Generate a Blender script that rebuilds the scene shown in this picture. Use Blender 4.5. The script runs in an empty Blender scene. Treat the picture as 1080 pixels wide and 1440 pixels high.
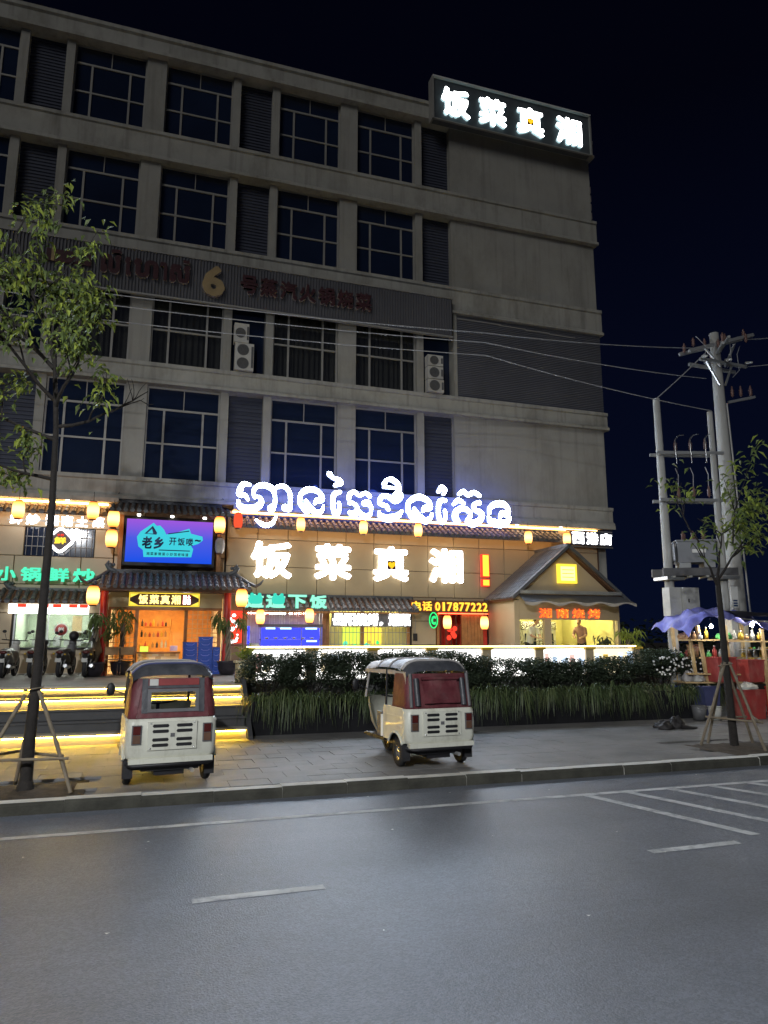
import bpy, math, random
from mathutils import Vector, Matrix, Quaternion
R = math.radians
rng = random.Random(7)
SC = bpy.context.scene
COL = SC.collection

# ---------------------------------------------------------------- camera
cam_d = bpy.data.cameras.new('camera')
cam_d.sensor_fit = 'VERTICAL'; cam_d.sensor_height = 36.0; cam_d.lens = 25.0
cam_d.clip_start = 0.1; cam_d.clip_end = 3000
cam = bpy.data.objects.new('camera', cam_d); COL.objects.link(cam)
cam.location = (0, -24, 2.05)
cam.rotation_euler = (R(90 + 10.21), 0, R(-17.92))
SC.camera = cam

# ---------------------------------------------------------------- night sky
world = bpy.data.worlds.new('World'); SC.world = world; world.use_nodes = True
wn = world.node_tree; wn.nodes.clear()
sky = wn.nodes.new('ShaderNodeTexSky'); sky.sky_type = 'NISHITA'; sky.sun_disc = False
sky.sun_elevation = R(-4.0); sky.sun_rotation = R(200); sky.air_density = 1.0; sky.ozone_density = 4.0
bg = wn.nodes.new('ShaderNodeBackground'); bg.inputs['Strength'].default_value = 0.05
wo = wn.nodes.new('ShaderNodeOutputWorld')
tc = wn.nodes.new('ShaderNodeTexCoord'); sx = wn.nodes.new('ShaderNodeSeparateXYZ'); wn.links.new(tc.outputs['Generated'], sx.inputs[0])
rp_ = wn.nodes.new('ShaderNodeValToRGB'); wn.links.new(sx.outputs['Z'], rp_.inputs[0])       # town glow low down, black overhead
rp_.color_ramp.elements[0].position = 0.0; rp_.color_ramp.elements[0].color = (.0020,.0040,.0155,1)
rp_.color_ramp.elements[1].position = .62; rp_.color_ramp.elements[1].color = (.0006,.0008,.0028,1)
b2 = wn.nodes.new('ShaderNodeBackground'); wn.links.new(rp_.outputs[0], b2.inputs['Color']); b2.inputs['Strength'].default_value = 1.0
ad = wn.nodes.new('ShaderNodeAddShader'); wn.links.new(sky.outputs[0], bg.inputs['Color'])
wn.links.new(bg.outputs[0], ad.inputs[0]); wn.links.new(b2.outputs[0], ad.inputs[1]); wn.links.new(ad.outputs[0], wo.inputs['Surface'])

# faint distant glow of the town behind the viewer (the one sun lamp, dimmed to night)
sun_d = bpy.data.lights.new('sun', 'SUN'); sun_d.energy = 0.50; sun_d.specular_factor = 0; sun_d.angle = R(25); sun_d.color = (0.98, 0.98, 0.95)
sun = bpy.data.objects.new('sun', sun_d); COL.objects.link(sun)
sun.rotation_euler = Vector((0.60, 0.64, -0.44)).to_track_quat('-Z', 'Y').to_euler()

SC.view_settings.view_transform = 'Standard'; SC.view_settings.look = 'None'
SC.view_settings.exposure = 0.0; SC.view_settings.gamma = 1.0
SC.view_settings.use_curve_mapping = False
SC.render.engine = 'CYCLES'
SC.cycles.use_denoising = True
SC.cycles.max_bounces = 6; SC.cycles.diffuse_bounces = 3; SC.cycles.glossy_bounces = 3
SC.cycles.transparent_max_bounces = 12; SC.cycles.sample_clamp_indirect = 4.0
SC.cycles.caustics_reflective = False; SC.cycles.caustics_refractive = False

# ---------------------------------------------------------------- helpers
ORG = {}
def link(o, parent=None):
    COL.objects.link(o)
    if parent is not None: o.parent = parent
    return o
def tag(o, label=None, cat=None, group=None, kind=None):
    if label: o['label'] = label
    if cat: o['category'] = cat
    if group: o['group'] = group
    if kind: o['kind'] = kind
    return o
def thing(name, label, cat, loc=(0, 0, 0), group=None, local=False, rz=0):
    o = bpy.data.objects.new(name, None); o.empty_display_size = 0.2
    link(o); o.location = loc; o.rotation_euler = (0, 0, rz)
    ORG[o.name] = (0, 0, 0) if local else tuple(loc)
    return tag(o, label, cat, group)
def origin_of(p):
    while p is not None:
        if p.name in ORG: return ORG[p.name]
        p = p.parent
    return (0, 0, 0)

class MB:
    def __init__(s): s.v = []; s.f = []; s.m = []; s.sm = []
    def add(s, vs, fs, mi=0, sm=False):
        b = len(s.v); s.v.extend(tuple(v) for v in vs)
        for f in fs: s.f.append(tuple(b + i for i in f)); s.m.append(mi); s.sm.append(sm)
        return s
    def box(s, x0, x1, y0, y1, z0, z1, mi=0):
        vs = [(x0,y0,z0),(x1,y0,z0),(x1,y1,z0),(x0,y1,z0),(x0,y0,z1),(x1,y0,z1),(x1,y1,z1),(x0,y1,z1)]
        return s.add(vs, [(3,2,1,0),(4,5,6,7),(0,1,5,4),(1,2,6,5),(2,3,7,6),(3,0,4,7)], mi)
    def bar(s, a, b, w, h, mi=0, up=(0,0,1)):
        a, b = Vector(a), Vector(b); d = (b - a).normalized(); u = Vector(up)
        if abs(d.dot(u)) > .95: u = Vector((1,0,0))
        r = d.cross(u).normalized(); u = r.cross(d).normalized()
        vs = []
        for p in (a, b):
            for sx, sz in ((-1,-1),(1,-1),(1,1),(-1,1)): vs.append(p + r*w/2*sx + u*h/2*sz)
        return s.add(vs, [(3,2,1,0),(4,5,6,7),(0,1,5,4),(1,2,6,5),(2,3,7,6),(3,0,4,7)], mi)
    def tube(s, path, r, n=8, mi=0, sm=True, caps=True):
        P = [Vector(p) for p in path]; k = len(P)
        rs = r if isinstance(r, (list, tuple)) else [r]*k
        vs = []; up = None
        for i, p in enumerate(P):
            d = (P[min(i+1,k-1)] - P[max(i-1,0)]).normalized()
            if up is None or abs(d.dot(up)) > .98:
                up = Vector((0,0,1)) if abs(d.z) < .9 else Vector((1,0,0))
            a = d.cross(up).normalized(); b = a.cross(d).normalized(); up = b
            for j in range(n):
                t = 2*math.pi*j/n; vs.append(p + (a*math.cos(t) + b*math.sin(t))*rs[i])
        fs = [(i*n+j, i*n+(j+1)%n, (i+1)*n+(j+1)%n, (i+1)*n+j) for i in range(k-1) for j in range(n)]
        s.add(vs, fs, mi, sm)
        if caps: s.add(vs[:n], [tuple(range(n-1,-1,-1))], mi); s.add(vs[-n:], [tuple(range(n))], mi)
        return s
    def lathe(s, prof, c=(0,0,0), n=16, mi=0, sm=True, axis='z'):
        vs = []
        for r, z in prof:
            for j in range(n):
                t = 2*math.pi*j/n; a, b = r*math.cos(t), r*math.sin(t)
                q = (a,b,z) if axis == 'z' else ((z,a,b) if axis == 'x' else (a,z,b))
                vs.append((c[0]+q[0], c[1]+q[1], c[2]+q[2]))
        k = len(prof)
        fs = [(i*n+j, i*n+(j+1)%n, (i+1)*n+(j+1)%n, (i+1)*n+j) for i in range(k-1) for j in range(n)]
        s.add(vs, fs, mi, sm)
        return s
    def prism(s, poly, plane, a, b, mi=0):
        n = len(poly)
        def q(p, t): return {'xz': (p[0],t,p[1]), 'yz': (t,p[0],p[1]), 'xy': (p[0],p[1],t)}[plane]
        vs = [q(p,a) for p in poly] + [q(p,b) for p in poly]
        fs = [tuple(range(n)), tuple(range(2*n-1,n-1,-1))] + [(i,(i+1)%n,n+(i+1)%n,n+i) for i in range(n)]
        return s.add(vs, fs, mi)
    def grid(s, fn, nu, nv, mi=0, sm=True):
        vs = [fn(i/nu, j/nv) for j in range(nv+1) for i in range(nu+1)]
        fs = [(j*(nu+1)+i, j*(nu+1)+i+1, (j+1)*(nu+1)+i+1, (j+1)*(nu+1)+i) for j in range(nv) for i in range(nu)]
        return s.add(vs, fs, mi, sm)
    def ball(s, c, r, n=10, mi=0):
        rx, ry, rz = r if isinstance(r, (tuple, list)) else (r, r, r); k = n//2
        vs = []
        for i in range(k+1):
            a = math.pi*i/k
            for j in range(n):
                t = 2*math.pi*j/n
                vs.append((c[0]+rx*math.sin(a)*math.cos(t), c[1]+ry*math.sin(a)*math.sin(t), c[2]-rz*math.cos(a)))
        fs = [(i*n+j, i*n+(j+1)%n, (i+1)*n+(j+1)%n, (i+1)*n+j) for i in range(k) for j in range(n)]
        return s.add(vs, fs, mi, True)
    def mesh(s, name, mats, off=(0,0,0)):
        me = bpy.data.meshes.new(name)
        me.from_pydata([(x-off[0], y-off[1], z-off[2]) for x,y,z in s.v], [], s.f)
        for m in (mats if isinstance(mats, (list,tuple)) else [mats]): me.materials.append(M(m))
        me.polygons.foreach_set('material_index', s.m); me.polygons.foreach_set('use_smooth', s.sm)
        me.validate(); me.update()
        import bmesh
        if len(s.f) < 60000:
            bm = bmesh.new(); bm.from_mesh(me); bmesh.ops.recalc_face_normals(bm, faces=bm.faces); bm.to_mesh(me); bm.free()
        return me
    def build(s, name, mats, parent=None):
        off = origin_of(parent)
        return link(bpy.data.objects.new(name, s.mesh(name, mats, off)), parent)
    def single(s, name, mats, label=None, cat=None, group=None, kind=None):
        xs = [v[0] for v in s.v]; ys = [v[1] for v in s.v]; zs = [v[2] for v in s.v]
        c = ((min(xs)+max(xs))/2, (min(ys)+max(ys))/2, min(zs))
        o = link(bpy.data.objects.new(name, s.mesh(name, mats, c))); o.location = c
        return tag(o, label, cat, group, kind)
def Bx(*a): return MB().box(*a)
def copy_tree(o, parent=None):
    c = o.copy(); COL.objects.link(c); c.parent = parent
    for ch in list(o.children): copy_tree(ch, c)
    return c

# ---------------------------------------------------------------- materials
MATS = {}
def M(n): return MATS[n] if isinstance(n, str) else n
def mat(name, col, rough=.7, var=.18, scale=3.0, metal=0, spec=.4, bump=0, bscale=40, stain=None, stain_amt=.5, sscale=.7, smap=(1,1,.45), streak=0, speck=0, trans=0, coat=0):
    m = bpy.data.materials.new(name); m.use_nodes = True; nt = m.node_tree; N = nt.nodes; L = nt.links
    b = N['Principled BSDF']
    b.inputs['Roughness'].default_value = rough; b.inputs['Metallic'].default_value = metal
    b.inputs['Specular IOR Level'].default_value = spec; b.inputs['Coat Weight'].default_value = coat
    geo = N.new('ShaderNodeNewGeometry')
    no = N.new('ShaderNodeTexNoise'); no.inputs['Scale'].default_value = scale; no.inputs['Detail'].default_value = 6; no.inputs['Roughness'].default_value = .65
    L.new(geo.outputs['Position'], no.inputs['Vector'])
    mx = N.new('ShaderNodeMix'); mx.data_type = 'RGBA'
    mx.inputs['A'].default_value = (*[c*(1-var) for c in col], 1); mx.inputs['B'].default_value = (*[min(1, c*(1+var)) for c in col], 1)
    cr = N.new('ShaderNodeMapRange'); cr.inputs['From Min'].default_value = .3; cr.inputs['From Max'].default_value = .7
    L.new(no.outputs[0], cr.inputs['Value']); L.new(cr.outputs[0], mx.inputs['Factor'])
    out = mx.outputs['Result']
    if stain:
        n2 = N.new('ShaderNodeTexNoise'); n2.inputs['Scale'].default_value = sscale; n2.inputs['Detail'].default_value = 8; n2.inputs['Roughness'].default_value = .7
        mp = N.new('ShaderNodeMapping'); mp.inputs['Scale'].default_value = smap
        L.new(geo.outputs['Position'], mp.inputs['Vector']); L.new(mp.outputs[0], n2.inputs['Vector'])
        r2 = N.new('ShaderNodeMapRange'); r2.inputs['From Min'].default_value = .48; r2.inputs['From Max'].default_value = .72; r2.inputs['To Max'].default_value = stain_amt
        L.new(n2.outputs[0], r2.inputs['Value'])
        m2 = N.new('ShaderNodeMix'); m2.data_type = 'RGBA'; m2.inputs['B'].default_value = (*stain, 1)
        L.new(r2.outputs[0], m2.inputs['Factor']); L.new(out, m2.inputs['A']); out = m2.outputs['Result']
    if speck:       # stone chips in the surface
        n5 = N.new('ShaderNodeTexVoronoi'); n5.inputs['Scale'].default_value = 55; L.new(geo.outputs['Position'], n5.inputs['Vector'])
        sp5 = N.new('ShaderNodeSeparateColor'); L.new(n5.outputs['Color'], sp5.inputs[0])
        r5 = N.new('ShaderNodeMapRange'); r5.inputs['To Min'].default_value = 1-speck; r5.inputs['To Max'].default_value = 1+speck; L.new(sp5.outputs[0], r5.inputs['Value'])
        m5 = N.new('ShaderNodeMix'); m5.data_type = 'RGBA'; m5.blend_type = 'MULTIPLY'; m5.inputs['Factor'].default_value = 1
        L.new(out, m5.inputs['A']); L.new(r5.outputs[0], m5.inputs['B']); out = m5.outputs['Result']
    if streak:      # rain streaks running down the face
        n4 = N.new('ShaderNodeTexNoise'); n4.inputs['Scale'].default_value = 1.0; n4.inputs['Detail'].default_value = 5
        mp4 = N.new('ShaderNodeMapping'); mp4.inputs['Scale'].default_value = (4.5, 4.5, .22)
        L.new(geo.outputs['Position'], mp4.inputs['Vector']); L.new(mp4.outputs[0], n4.inputs['Vector'])
        r4 = N.new('ShaderNodeMapRange'); r4.inputs['From Min'].default_value = .52; r4.inputs['From Max'].default_value = .74; r4.inputs['To Max'].default_value = streak
        L.new(n4.outputs[0], r4.inputs['Value'])
        m4 = N.new('ShaderNodeMix'); m4.data_type = 'RGBA'; m4.inputs['B'].default_value = (.10,.095,.08,1)
        L.new(r4.outputs[0], m4.inputs['Factor']); L.new(out, m4.inputs['A']); out = m4.outputs['Result']
    L.new(out, b.inputs['Base Color'])
    if bump:
        n3 = N.new('ShaderNodeTexNoise'); n3.inputs['Scale'].default_value = bscale; n3.inputs['Detail'].default_value = 4
        L.new(geo.outputs['Position'], n3.inputs['Vector'])
        bp = N.new('ShaderNodeBump'); bp.inputs['Strength'].default_value = bump; bp.inputs['Distance'].default_value = .02
        L.new(n3.outputs[0], bp.inputs['Height']); L.new(bp.outputs[0], b.inputs['Normal'])
    if trans:
        t = N.new('ShaderNodeBsdfTranslucent'); L.new(out, t.inputs['Color']); a = N.new('ShaderNodeMixShader'); a.inputs[0].default_value = trans
        L.new(b.outputs[0], a.inputs[1]); L.new(t.outputs[0], a.inputs[2]); L.new(a.outputs[0], N['Material Output'].inputs['Surface'])
    MATS[name] = m; return m
def emit(name, col, st, sample=True):
    m = bpy.data.materials.new(name); m.use_nodes = True; N = m.node_tree.nodes; N.clear()
    e = N.new('ShaderNodeEmission'); e.inputs[0].default_value = (*col, 1); e.inputs[1].default_value = st
    o = N.new('ShaderNodeOutputMaterial'); m.node_tree.links.new(e.outputs[0], o.inputs[0])
    if not sample: m.cycles.emission_sampling = 'NONE'
    MATS[name] = m; return m
def glass(name, col, alpha):
    m = bpy.data.materials.new(name); m.use_nodes = True; N = m.node_tree.nodes; L = m.node_tree.links; N.clear()
    t = N.new('ShaderNodeBsdfTransparent'); t.inputs[0].default_value = (*col, 1)
    g = N.new('ShaderNodeBsdfGlossy'); g.inputs['Roughness'].default_value = .05
    x = N.new('ShaderNodeMixShader'); x.inputs[0].default_value = alpha
    o = N.new('ShaderNodeOutputMaterial'); L.new(t.outputs[0], x.inputs[1]); L.new(g.outputs[0], x.inputs[2]); L.new(x.outputs[0], o.inputs[0])
    MATS[name] = m; return m

mat('wall', (.36,.35,.32), .85, .10, .6, stain=(.16,.15,.12), stain_amt=.55, sscale=.5, bump=.15, bscale=60, streak=.30)
mat('band', (.40,.39,.355), .85, .10, .8, stain=(.14,.13,.10), stain_amt=.6, sscale=.8, streak=.40)
mat('fan_grey', (.10,.10,.10), .7)
mat('louver', (.06,.066,.095), .55, .12, .8, spec=.4)
mat('alu', (.34,.33,.31), .5, .08, 2, metal=.2)
mat('darkglass', (.013,.021,.048), .06, .2, .4, spec=.6)
mat('curtain', (.16,.14,.13), .9, .15, 2)
mat('corrugated', (.135,.135,.15), .5, .10, .6, metal=.2, stain=(.08,.08,.085), stain_amt=.5)
mat('cladding', (.15,.155,.18), .55, .08, .5, stain=(.09,.09,.10), stain_amt=.4)
mat('dark_letter', (.06,.025,.03), .4, .2, 3)
mat('letter_side', (.42,.36,.33), .5, .15, 2)
mat('tan', (.34,.25,.13), .6, .15, 2)
mat('ac', (.55,.54,.50), .55, .10, 2, stain=(.25,.22,.18), stain_amt=.5)
mat('black', (.012,.012,.014), .5, .3, 4)
mat('rubber', (.018,.018,.02), .75, .3, 8)
mat('panel', (.42,.335,.215), .42, .07, .7, spec=.45, stain=(.35,.27,.17), stain_amt=.35)
mat('joint', (.03,.025,.02), .9)
mat('tile', (.085,.09,.10), .5, .28, 2.2, spec=.5, stain=(.16,.16,.15), stain_amt=.4)
mat('red_paint', (.42,.03,.025), .35, .15, 2)
mat('wood', (.36,.17,.06), .5, .25, 5)
mat('wood_dark', (.10,.05,.03), .55, .25, 5)
mat('wood_light', (.50,.36,.18), .65, .22, 6)
mat('cream', (.62,.52,.30), .6, .08, 2)
mat('orange_wood', (.62,.30,.08), .5, .18, 4)
mat('concrete', (.30,.30,.285), .85, .15, 1.2, bump=.25, bscale=50, stain=(.17,.165,.15), stain_amt=.6)
mat('pole_concrete', (.37,.37,.355), .8, .14, 1.0, bump=.2, bscale=30, stain=(.30,.29,.27), stain_amt=.5)
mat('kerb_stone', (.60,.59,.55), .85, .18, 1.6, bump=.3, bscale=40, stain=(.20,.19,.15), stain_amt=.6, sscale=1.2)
mat('paver', (.165,.16,.155), .62, .22, 1.1, bump=.25, bscale=70, stain=(.09,.085,.08), stain_amt=.7, sscale=.8)
mat('paver_pale', (.18,.175,.168), .65, .20, 1.1, bump=.25, bscale=70, stain=(.11,.10,.09), stain_amt=.7, sscale=.8)
mat('paver_dark', (.15,.147,.143), .6, .22, 1.1, bump=.25, bscale=70, stain=(.07,.068,.065), stain_amt=.7, sscale=.8)
mat('step_stone', (.34,.30,.22), .6, .12, 2, bump=.1)
mat('step_dark', (.05,.05,.052), .5, .2, 2)
mat('asphalt', (.118,.130,.154), .50, .20, .5, spec=.5, bump=.35, bscale=60, stain=(.088,.097,.113), stain_amt=.8, sscale=.55, smap=(.10,1.3,1), speck=.20)
mat('earth', (.07,.06,.05), .95, .3, 1.0, bump=.4, bscale=20)
mat('soil', (.06,.045,.03), .95, .4, 6, bump=.6, bscale=30)
mat('paint_line', (.46,.47,.47), .7, .18, 3, stain=(.14,.15,.165), stain_amt=.95, sscale=5.5)
mat('planter', (.016,.016,.018), .8, .3, 1.2, spec=.1)
mat('leaf', (.12,.165,.05), .55, .45, 4, trans=.3)
mat('leaf_bright', (.27,.33,.06), .5, .4, 3, trans=.35)
mat('leaf_dark', (.06,.082,.05), .5, .4, 5, trans=.2)
mat('grass', (.062,.092,.036), .5, .45, 3, trans=.2)
mat('grass_pale', (.12,.15,.06), .5, .4, 3, trans=.2)
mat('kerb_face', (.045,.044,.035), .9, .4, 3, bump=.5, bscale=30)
mat('bark', (.020,.017,.015), .9, .35, 9, bump=.6, bscale=40)
mat('stake', (.17,.14,.10), .8, .25, 8)
mat('cream_paint', (.56,.56,.48), .42, .06, 1.5, spec=.5, stain=(.26,.24,.18), stain_amt=.6, sscale=3.2, coat=.15, bump=.06, bscale=7)
mat('maroon', (.105,.022,.028), .55, .35, 4, bump=.6, bscale=9, stain=(.17,.09,.085), stain_amt=.5, sscale=3)
mat('canvas_black', (.042,.044,.052), .45, .3, 4, spec=.5, bump=.5, bscale=9, stain=(.11,.11,.115), stain_amt=.6, sscale=3)
mat('sign_back', (.09,.10,.11), .5)
mat('canvas_pale', (.36,.34,.33), .55, .2, 4)
mat('grey_plastic', (.11,.11,.115), .5, .2, 4)
mat('tail_red', (.07,.012,.010), .25, .2, 6)
mat('chrome', (.55,.55,.55), .25, .1, 4, metal=.9)
mat('steel', (.42,.43,.43), .35, .1, 3, metal=.6)
mat('white_paint', (.75,.75,.72), .5, .06, 3)
mat('blue_crate', (.02,.07,.38), .5, .15, 4)
mat('blue_tarp', (.20,.21,.62), .45, .25, 3, stain=(.45,.45,.66), stain_amt=.7, sscale=2.2, bump=.8, bscale=6)
mat('dark_tarp', (.03,.03,.045), .6, .3, 3)
mat('red_plastic', (.36,.05,.045), .5, .2, 4, stain=(.42,.22,.18), stain_amt=.6, sscale=3, bump=.2, bscale=10)
mat('blue_plastic', (.06,.07,.16), .5, .15, 4)
mat('white_plastic', (.45,.45,.42), .5, .15, 4)
mat('green_plastic', (.10,.40,.12), .5, .15, 4)
mat('cardboard', (.36,.22,.11), .8, .2, 5)
mat('ceramic', (.025,.022,.028), .3, .3, 8)
mat('skin', (.45,.28,.19), .6, .08, 6)
mat('hair', (.015,.012,.01), .5, .2, 9)
mat('shirt_white', (.62,.64,.55), .8, .1, 6)
mat('shirt_brown', (.18,.10,.09), .8, .15, 6)
mat('room_green', (.52,.60,.46), .7, .06, 1)
mat('room_yellow', (.68,.62,.26), .7, .07, 1)
mat('room_white', (.60,.58,.50), .7, .06, 1)
mat('room_red', (.55,.05,.03), .7, .12, 3)
mat('strip_curtain', (.46,.42,.36), .35, .15, 6)
mat('bars', (.30,.30,.30), .5, .1, 4, metal=.4)
mat('transformer', (.22,.23,.25), .5, .1, 2)
mat('porcelain', (.16,.09,.075), .3, .2, 4)
mat('wire', (.30,.30,.31), .5, .1, 4)
mat('ink_blue', (.01,.05,.18), .5, .1, 4)
mat('screen_off', (.02,.02,.03), .4)
mat('bag', (.022,.02,.02), .6, .4, 8)
mat('yellow_tub', (.55,.36,.04), .5, .15, 4)
mat('paper', (.6,.6,.58), .8)
mat('poster_red', (.22,.03,.03), .5)
glass('window_glass', (.75,.78,.78), .12)

emit('e_white', (1.0,1.0,1.0), 20)
emit('e_white_main', (.66,.81,1.0), 60)
emit('e_white_small', (1.0,1.0,1.0), 7)
emit('e_blue_side', (.40,.52,1.0), 2.4)
emit('e_blue_back', (.07,.15,1.0), 7.5)
emit('e_soft', (1.0,.90,.72), 1.7)
emit('e_stall', (1.0,.93,.72), 330)
emit('e_tube_shop', (.98,1.0,.88), 260)
emit('e_cool_side', (.55,.80,.85), 1.0)
emit('e_heart', (1.0,.55,.02), 1.3)
def lantern_paper():      # the bulb sits in the middle of the shade: brightest there, deeper orange towards the ends
    m = emit('e_lantern', (1.0,.46,.12), 2.9); N = m.node_tree.nodes; L = m.node_tree.links
    tc_ = N.new('ShaderNodeTexCoord'); s_ = N.new('ShaderNodeSeparateXYZ'); L.new(tc_.outputs['Object'], s_.inputs[0])
    mr_ = N.new('ShaderNodeMapRange'); mr_.inputs['From Max'].default_value = .54; L.new(s_.outputs['Z'], mr_.inputs['Value'])
    r_ = N.new('ShaderNodeValToRGB'); e_ = r_.color_ramp.elements
    e_[0].position = .0; e_[0].color = (.75,.16,.02,1); e_[1].position = 1.0; e_[1].color = (.62,.12,.015,1)
    for p_, c_ in ((.18,(1.0,.42,.09,1)),(.42,(1.0,.62,.26,1)),(.62,(1.0,.60,.24,1)),(.85,(1.0,.36,.07,1))): e_.new(p_).color = c_
    L.new(mr_.outputs[0], r_.inputs[0]); em_ = [n for n in N if n.type == 'EMISSION'][0]; L.new(r_.outputs[0], em_.inputs[0]); em_.inputs[1].default_value = 3.0
lantern_paper()
emit('e_lantern_dim', (.9,.10,.04), 1.1)
emit('e_green', (.10,.95,.55), 1.15)
emit('e_green_side', (.02,.55,.25), .9)
emit('e_teal', (.06,.80,.60), .95)
emit('e_mint', (.35,1.0,.75), 1.1)
emit('e_neon_green', (.03,.85,.20), 1.6)
emit('e_yellow', (1.0,.72,.06), 1.5)
emit('e_yellow_red', (1.0,.20,.03), 1.4)
emit('e_gold', (1.0,.78,.25), 2.2)
emit('e_led_step', (1.0,.60,.06), 120)
emit('e_led_soffit', (1.0,.52,.18), 16)
emit('e_led_warm', (1.0,.74,.20), 14)
emit('e_tube', (1.0,.97,.88), 50)
emit('e_tube_warm', (1.0,.70,.28), 52)
emit('e_tube_yellow', (1.0,.90,.42), 48)
emit('e_blue', (.03,.04,1.0), 2.6)
emit('e_ice', (.45,.75,1.0), 3.0)
emit('e_cyan', (.05,.62,.72), 1.05)
emit('e_box_white', (1.0,.99,.95), 3.2)
emit('e_box_warm', (1.0,.86,.55), 1.6)
emit('e_box_pink', (.95,.55,.48), 1.3)
emit('e_box_ice', (.60,.76,.98), 1.7)
emit('e_box_yellow', (1.0,.66,.10), .8)
emit('e_poster_yg', (.62,.80,.08), 1.5)
emit('e_poster_y', (.95,.75,.08), 1.3)
emit('e_red', (1.0,.06,.03), 1.3)
emit('e_red_glow', (1.0,.08,.03), 9)
emit('e_downlight', (1.0,.95,.85), 14.0)
# ---------------------------------------------------------------- lettering
GC = {}
def glyph_data(ch):
    if ch in GC: return GC[ch]
    c = bpy.data.curves.new('t', 'FONT'); c.body = ch; c.size = 1; c.extrude = .5; c.resolution_u = 2
    o = bpy.data.objects.new('t', c); COL.objects.link(o)
    dg = bpy.context.evaluated_depsgraph_get(); dg.update()
    me = bpy.data.meshes.new_from_object(o.evaluated_get(dg))
    V = [tuple(v.co) for v in me.vertices]; F = [tuple(p.vertices) for p in me.polygons]; Nn = [p.normal.z for p in me.polygons]
    bpy.data.objects.remove(o); bpy.data.curves.remove(c); bpy.data.meshes.remove(me)
    # the rear cap never shows: drop it
    keep = [i for i in range(len(F)) if Nn[i] > -.5]
    GC[ch] = (V, [F[i] for i in keep], [Nn[i] for i in keep]); return GC[ch]
for _c in dict.fromkeys('饭菜真湘号蒸汽火锅烧炒鲜小湖南土老乡开喽家常馆味道岳阳烤，电话017877222西港店下~C24h6លិេហាស់'): glyph_data(_c)
def glyph(parent, ch, x0, x1, z0, z1, Y, depth, mats, fat=.03, name='character', shear=0):
    """one raised character; fat thickens its strokes by stacking shifted copies of the outline"""
    V, F, Nn = glyph_data(ch)
    gx0, gx1 = min(v[0] for v in V)-fat, max(v[0] for v in V)+fat; gy0, gy1 = min(v[1] for v in V)-fat, max(v[1] for v in V)+fat
    k = 8 if (z1-z0) > .6 else 4
    offs = [(0,0)] + [(fat*math.cos(2*math.pi*(q+.5)/k), fat*math.sin(2*math.pi*(q+.5)/k)) for q in range(k)] if fat else [(0,0)]
    vs, fs, ms = [], [], []; two = len(mats) > 1
    for q, (dx, dy) in enumerate(offs):
        b = len(vs); dd = depth + .0015*q
        vs += [(x0+(x1-x0)*(x+dx-gx0)/(gx1-gx0), Y-dd*(z+.5), z0+(z1-z0)*(y+dy-gy0)/(gy1-gy0)) for x,y,z in V]
        fs += [tuple(b+i for i in f) for f in F]; ms += [0 if (n > .5 or not two) else 1 for n in Nn]
    off = origin_of(parent)
    me = bpy.data.meshes.new(name); me.from_pydata([(x-off[0],y-off[1],z-off[2]) for x,y,z in vs], [], fs)
    for m in mats: me.materials.append(M(m))
    me.polygons.foreach_set('material_index', ms); me.update()
    return link(bpy.data.objects.new(name, me), parent)
def text_row(parent, s, x0, x1, z0, z1, Y, depth, mats, gap=.12, fat=.03, name='character'):
    n = len(s); w = (x1-x0)/n; out = []
    for i, ch in enumerate(s):
        a, b = x0+w*(i+gap/2), x0+w*(i+1-gap/2)
        if ch == '1': a, b = a+(b-a)*.25, b-(b-a)*.25
        out.append(glyph(parent, ch, a, b, z0, z1, Y, depth, mats, fat, name))
    return out
def stroke(mb, pts, Y, depth, mi=(0,1)):
    P = []
    k = len(pts)
    for i in range(k-1):
        p0, p1, p2, p3 = pts[max(i-1,0)], pts[i], pts[i+1], pts[min(i+2,k-1)]
        for s in range(5):
            t = s/5
            P.append(tuple(.5*((2*p1[c]) + (-p0[c]+p2[c])*t + (2*p0[c]-5*p1[c]+4*p2[c]-p3[c])*t*t + (-p0[c]+3*p1[c]-3*p2[c]+p3[c])*t**3) for c in range(3)))
    P.append(pts[-1]); n = len(P); out = []
    Lf, Rt = [], []
    for i, (x,z,r) in enumerate(P):
        a, b = P[max(i-1,0)], P[min(i+1,n-1)]
        dx, dz = b[0]-a[0], b[1]-a[1]; l = math.hypot(dx,dz) or 1; nx, nz = -dz/l, dx/l
        Lf.append((x+nx*r, z+nz*r)); Rt.append((x-nx*r, z-nz*r))
    def cap(i, sgn):
        x, z, r = P[i]; a, b = P[max(i-1,0)], P[min(i+1,n-1)]
        ang = math.atan2(b[1]-a[1], b[0]-a[0])
        st = ang + math.pi/2 if sgn < 0 else ang - math.pi/2
        return [(x + r*math.cos(st+math.pi*q/6), z + r*math.sin(st+math.pi*q/6)) for q in range(1,6)]
    c0, c1 = cap(0,-1), cap(n-1,1)
    vs = [(p[0],Y-depth,p[1]) for p in Lf] + [(p[0],Y-depth,p[1]) for p in Rt]
    fs = [(i,i+1,n+i+1,n+i) for i in range(n-1)]
    b0 = len(vs); vs += [(p[0],Y-depth,p[1]) for p in c0]; fs.append(tuple([0]+list(range(b0,b0+5))+[n]))
    b1 = len(vs); vs += [(p[0],Y-depth,p[1]) for p in c1]; fs.append(tuple([2*n-1]+list(range(b1,b1+5))+[n-1]))
    mb.add(vs, fs, mi[0])
    loop = Lf + c1[::-1] + Rt[::-1] + c0[::-1]
    m = len(loop)
    mb.add([(p[0],Y-depth,p[1]) for p in loop] + [(p[0],Y,p[1]) for p in loop], [(i,(i+1)%m,m+(i+1)%m,m+i) for i in range(m)], mi[1])
    mb.add([(v[0],Y,v[2]) for v in vs], [tuple(reversed(f)) for f in fs], mi[-1])
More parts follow.
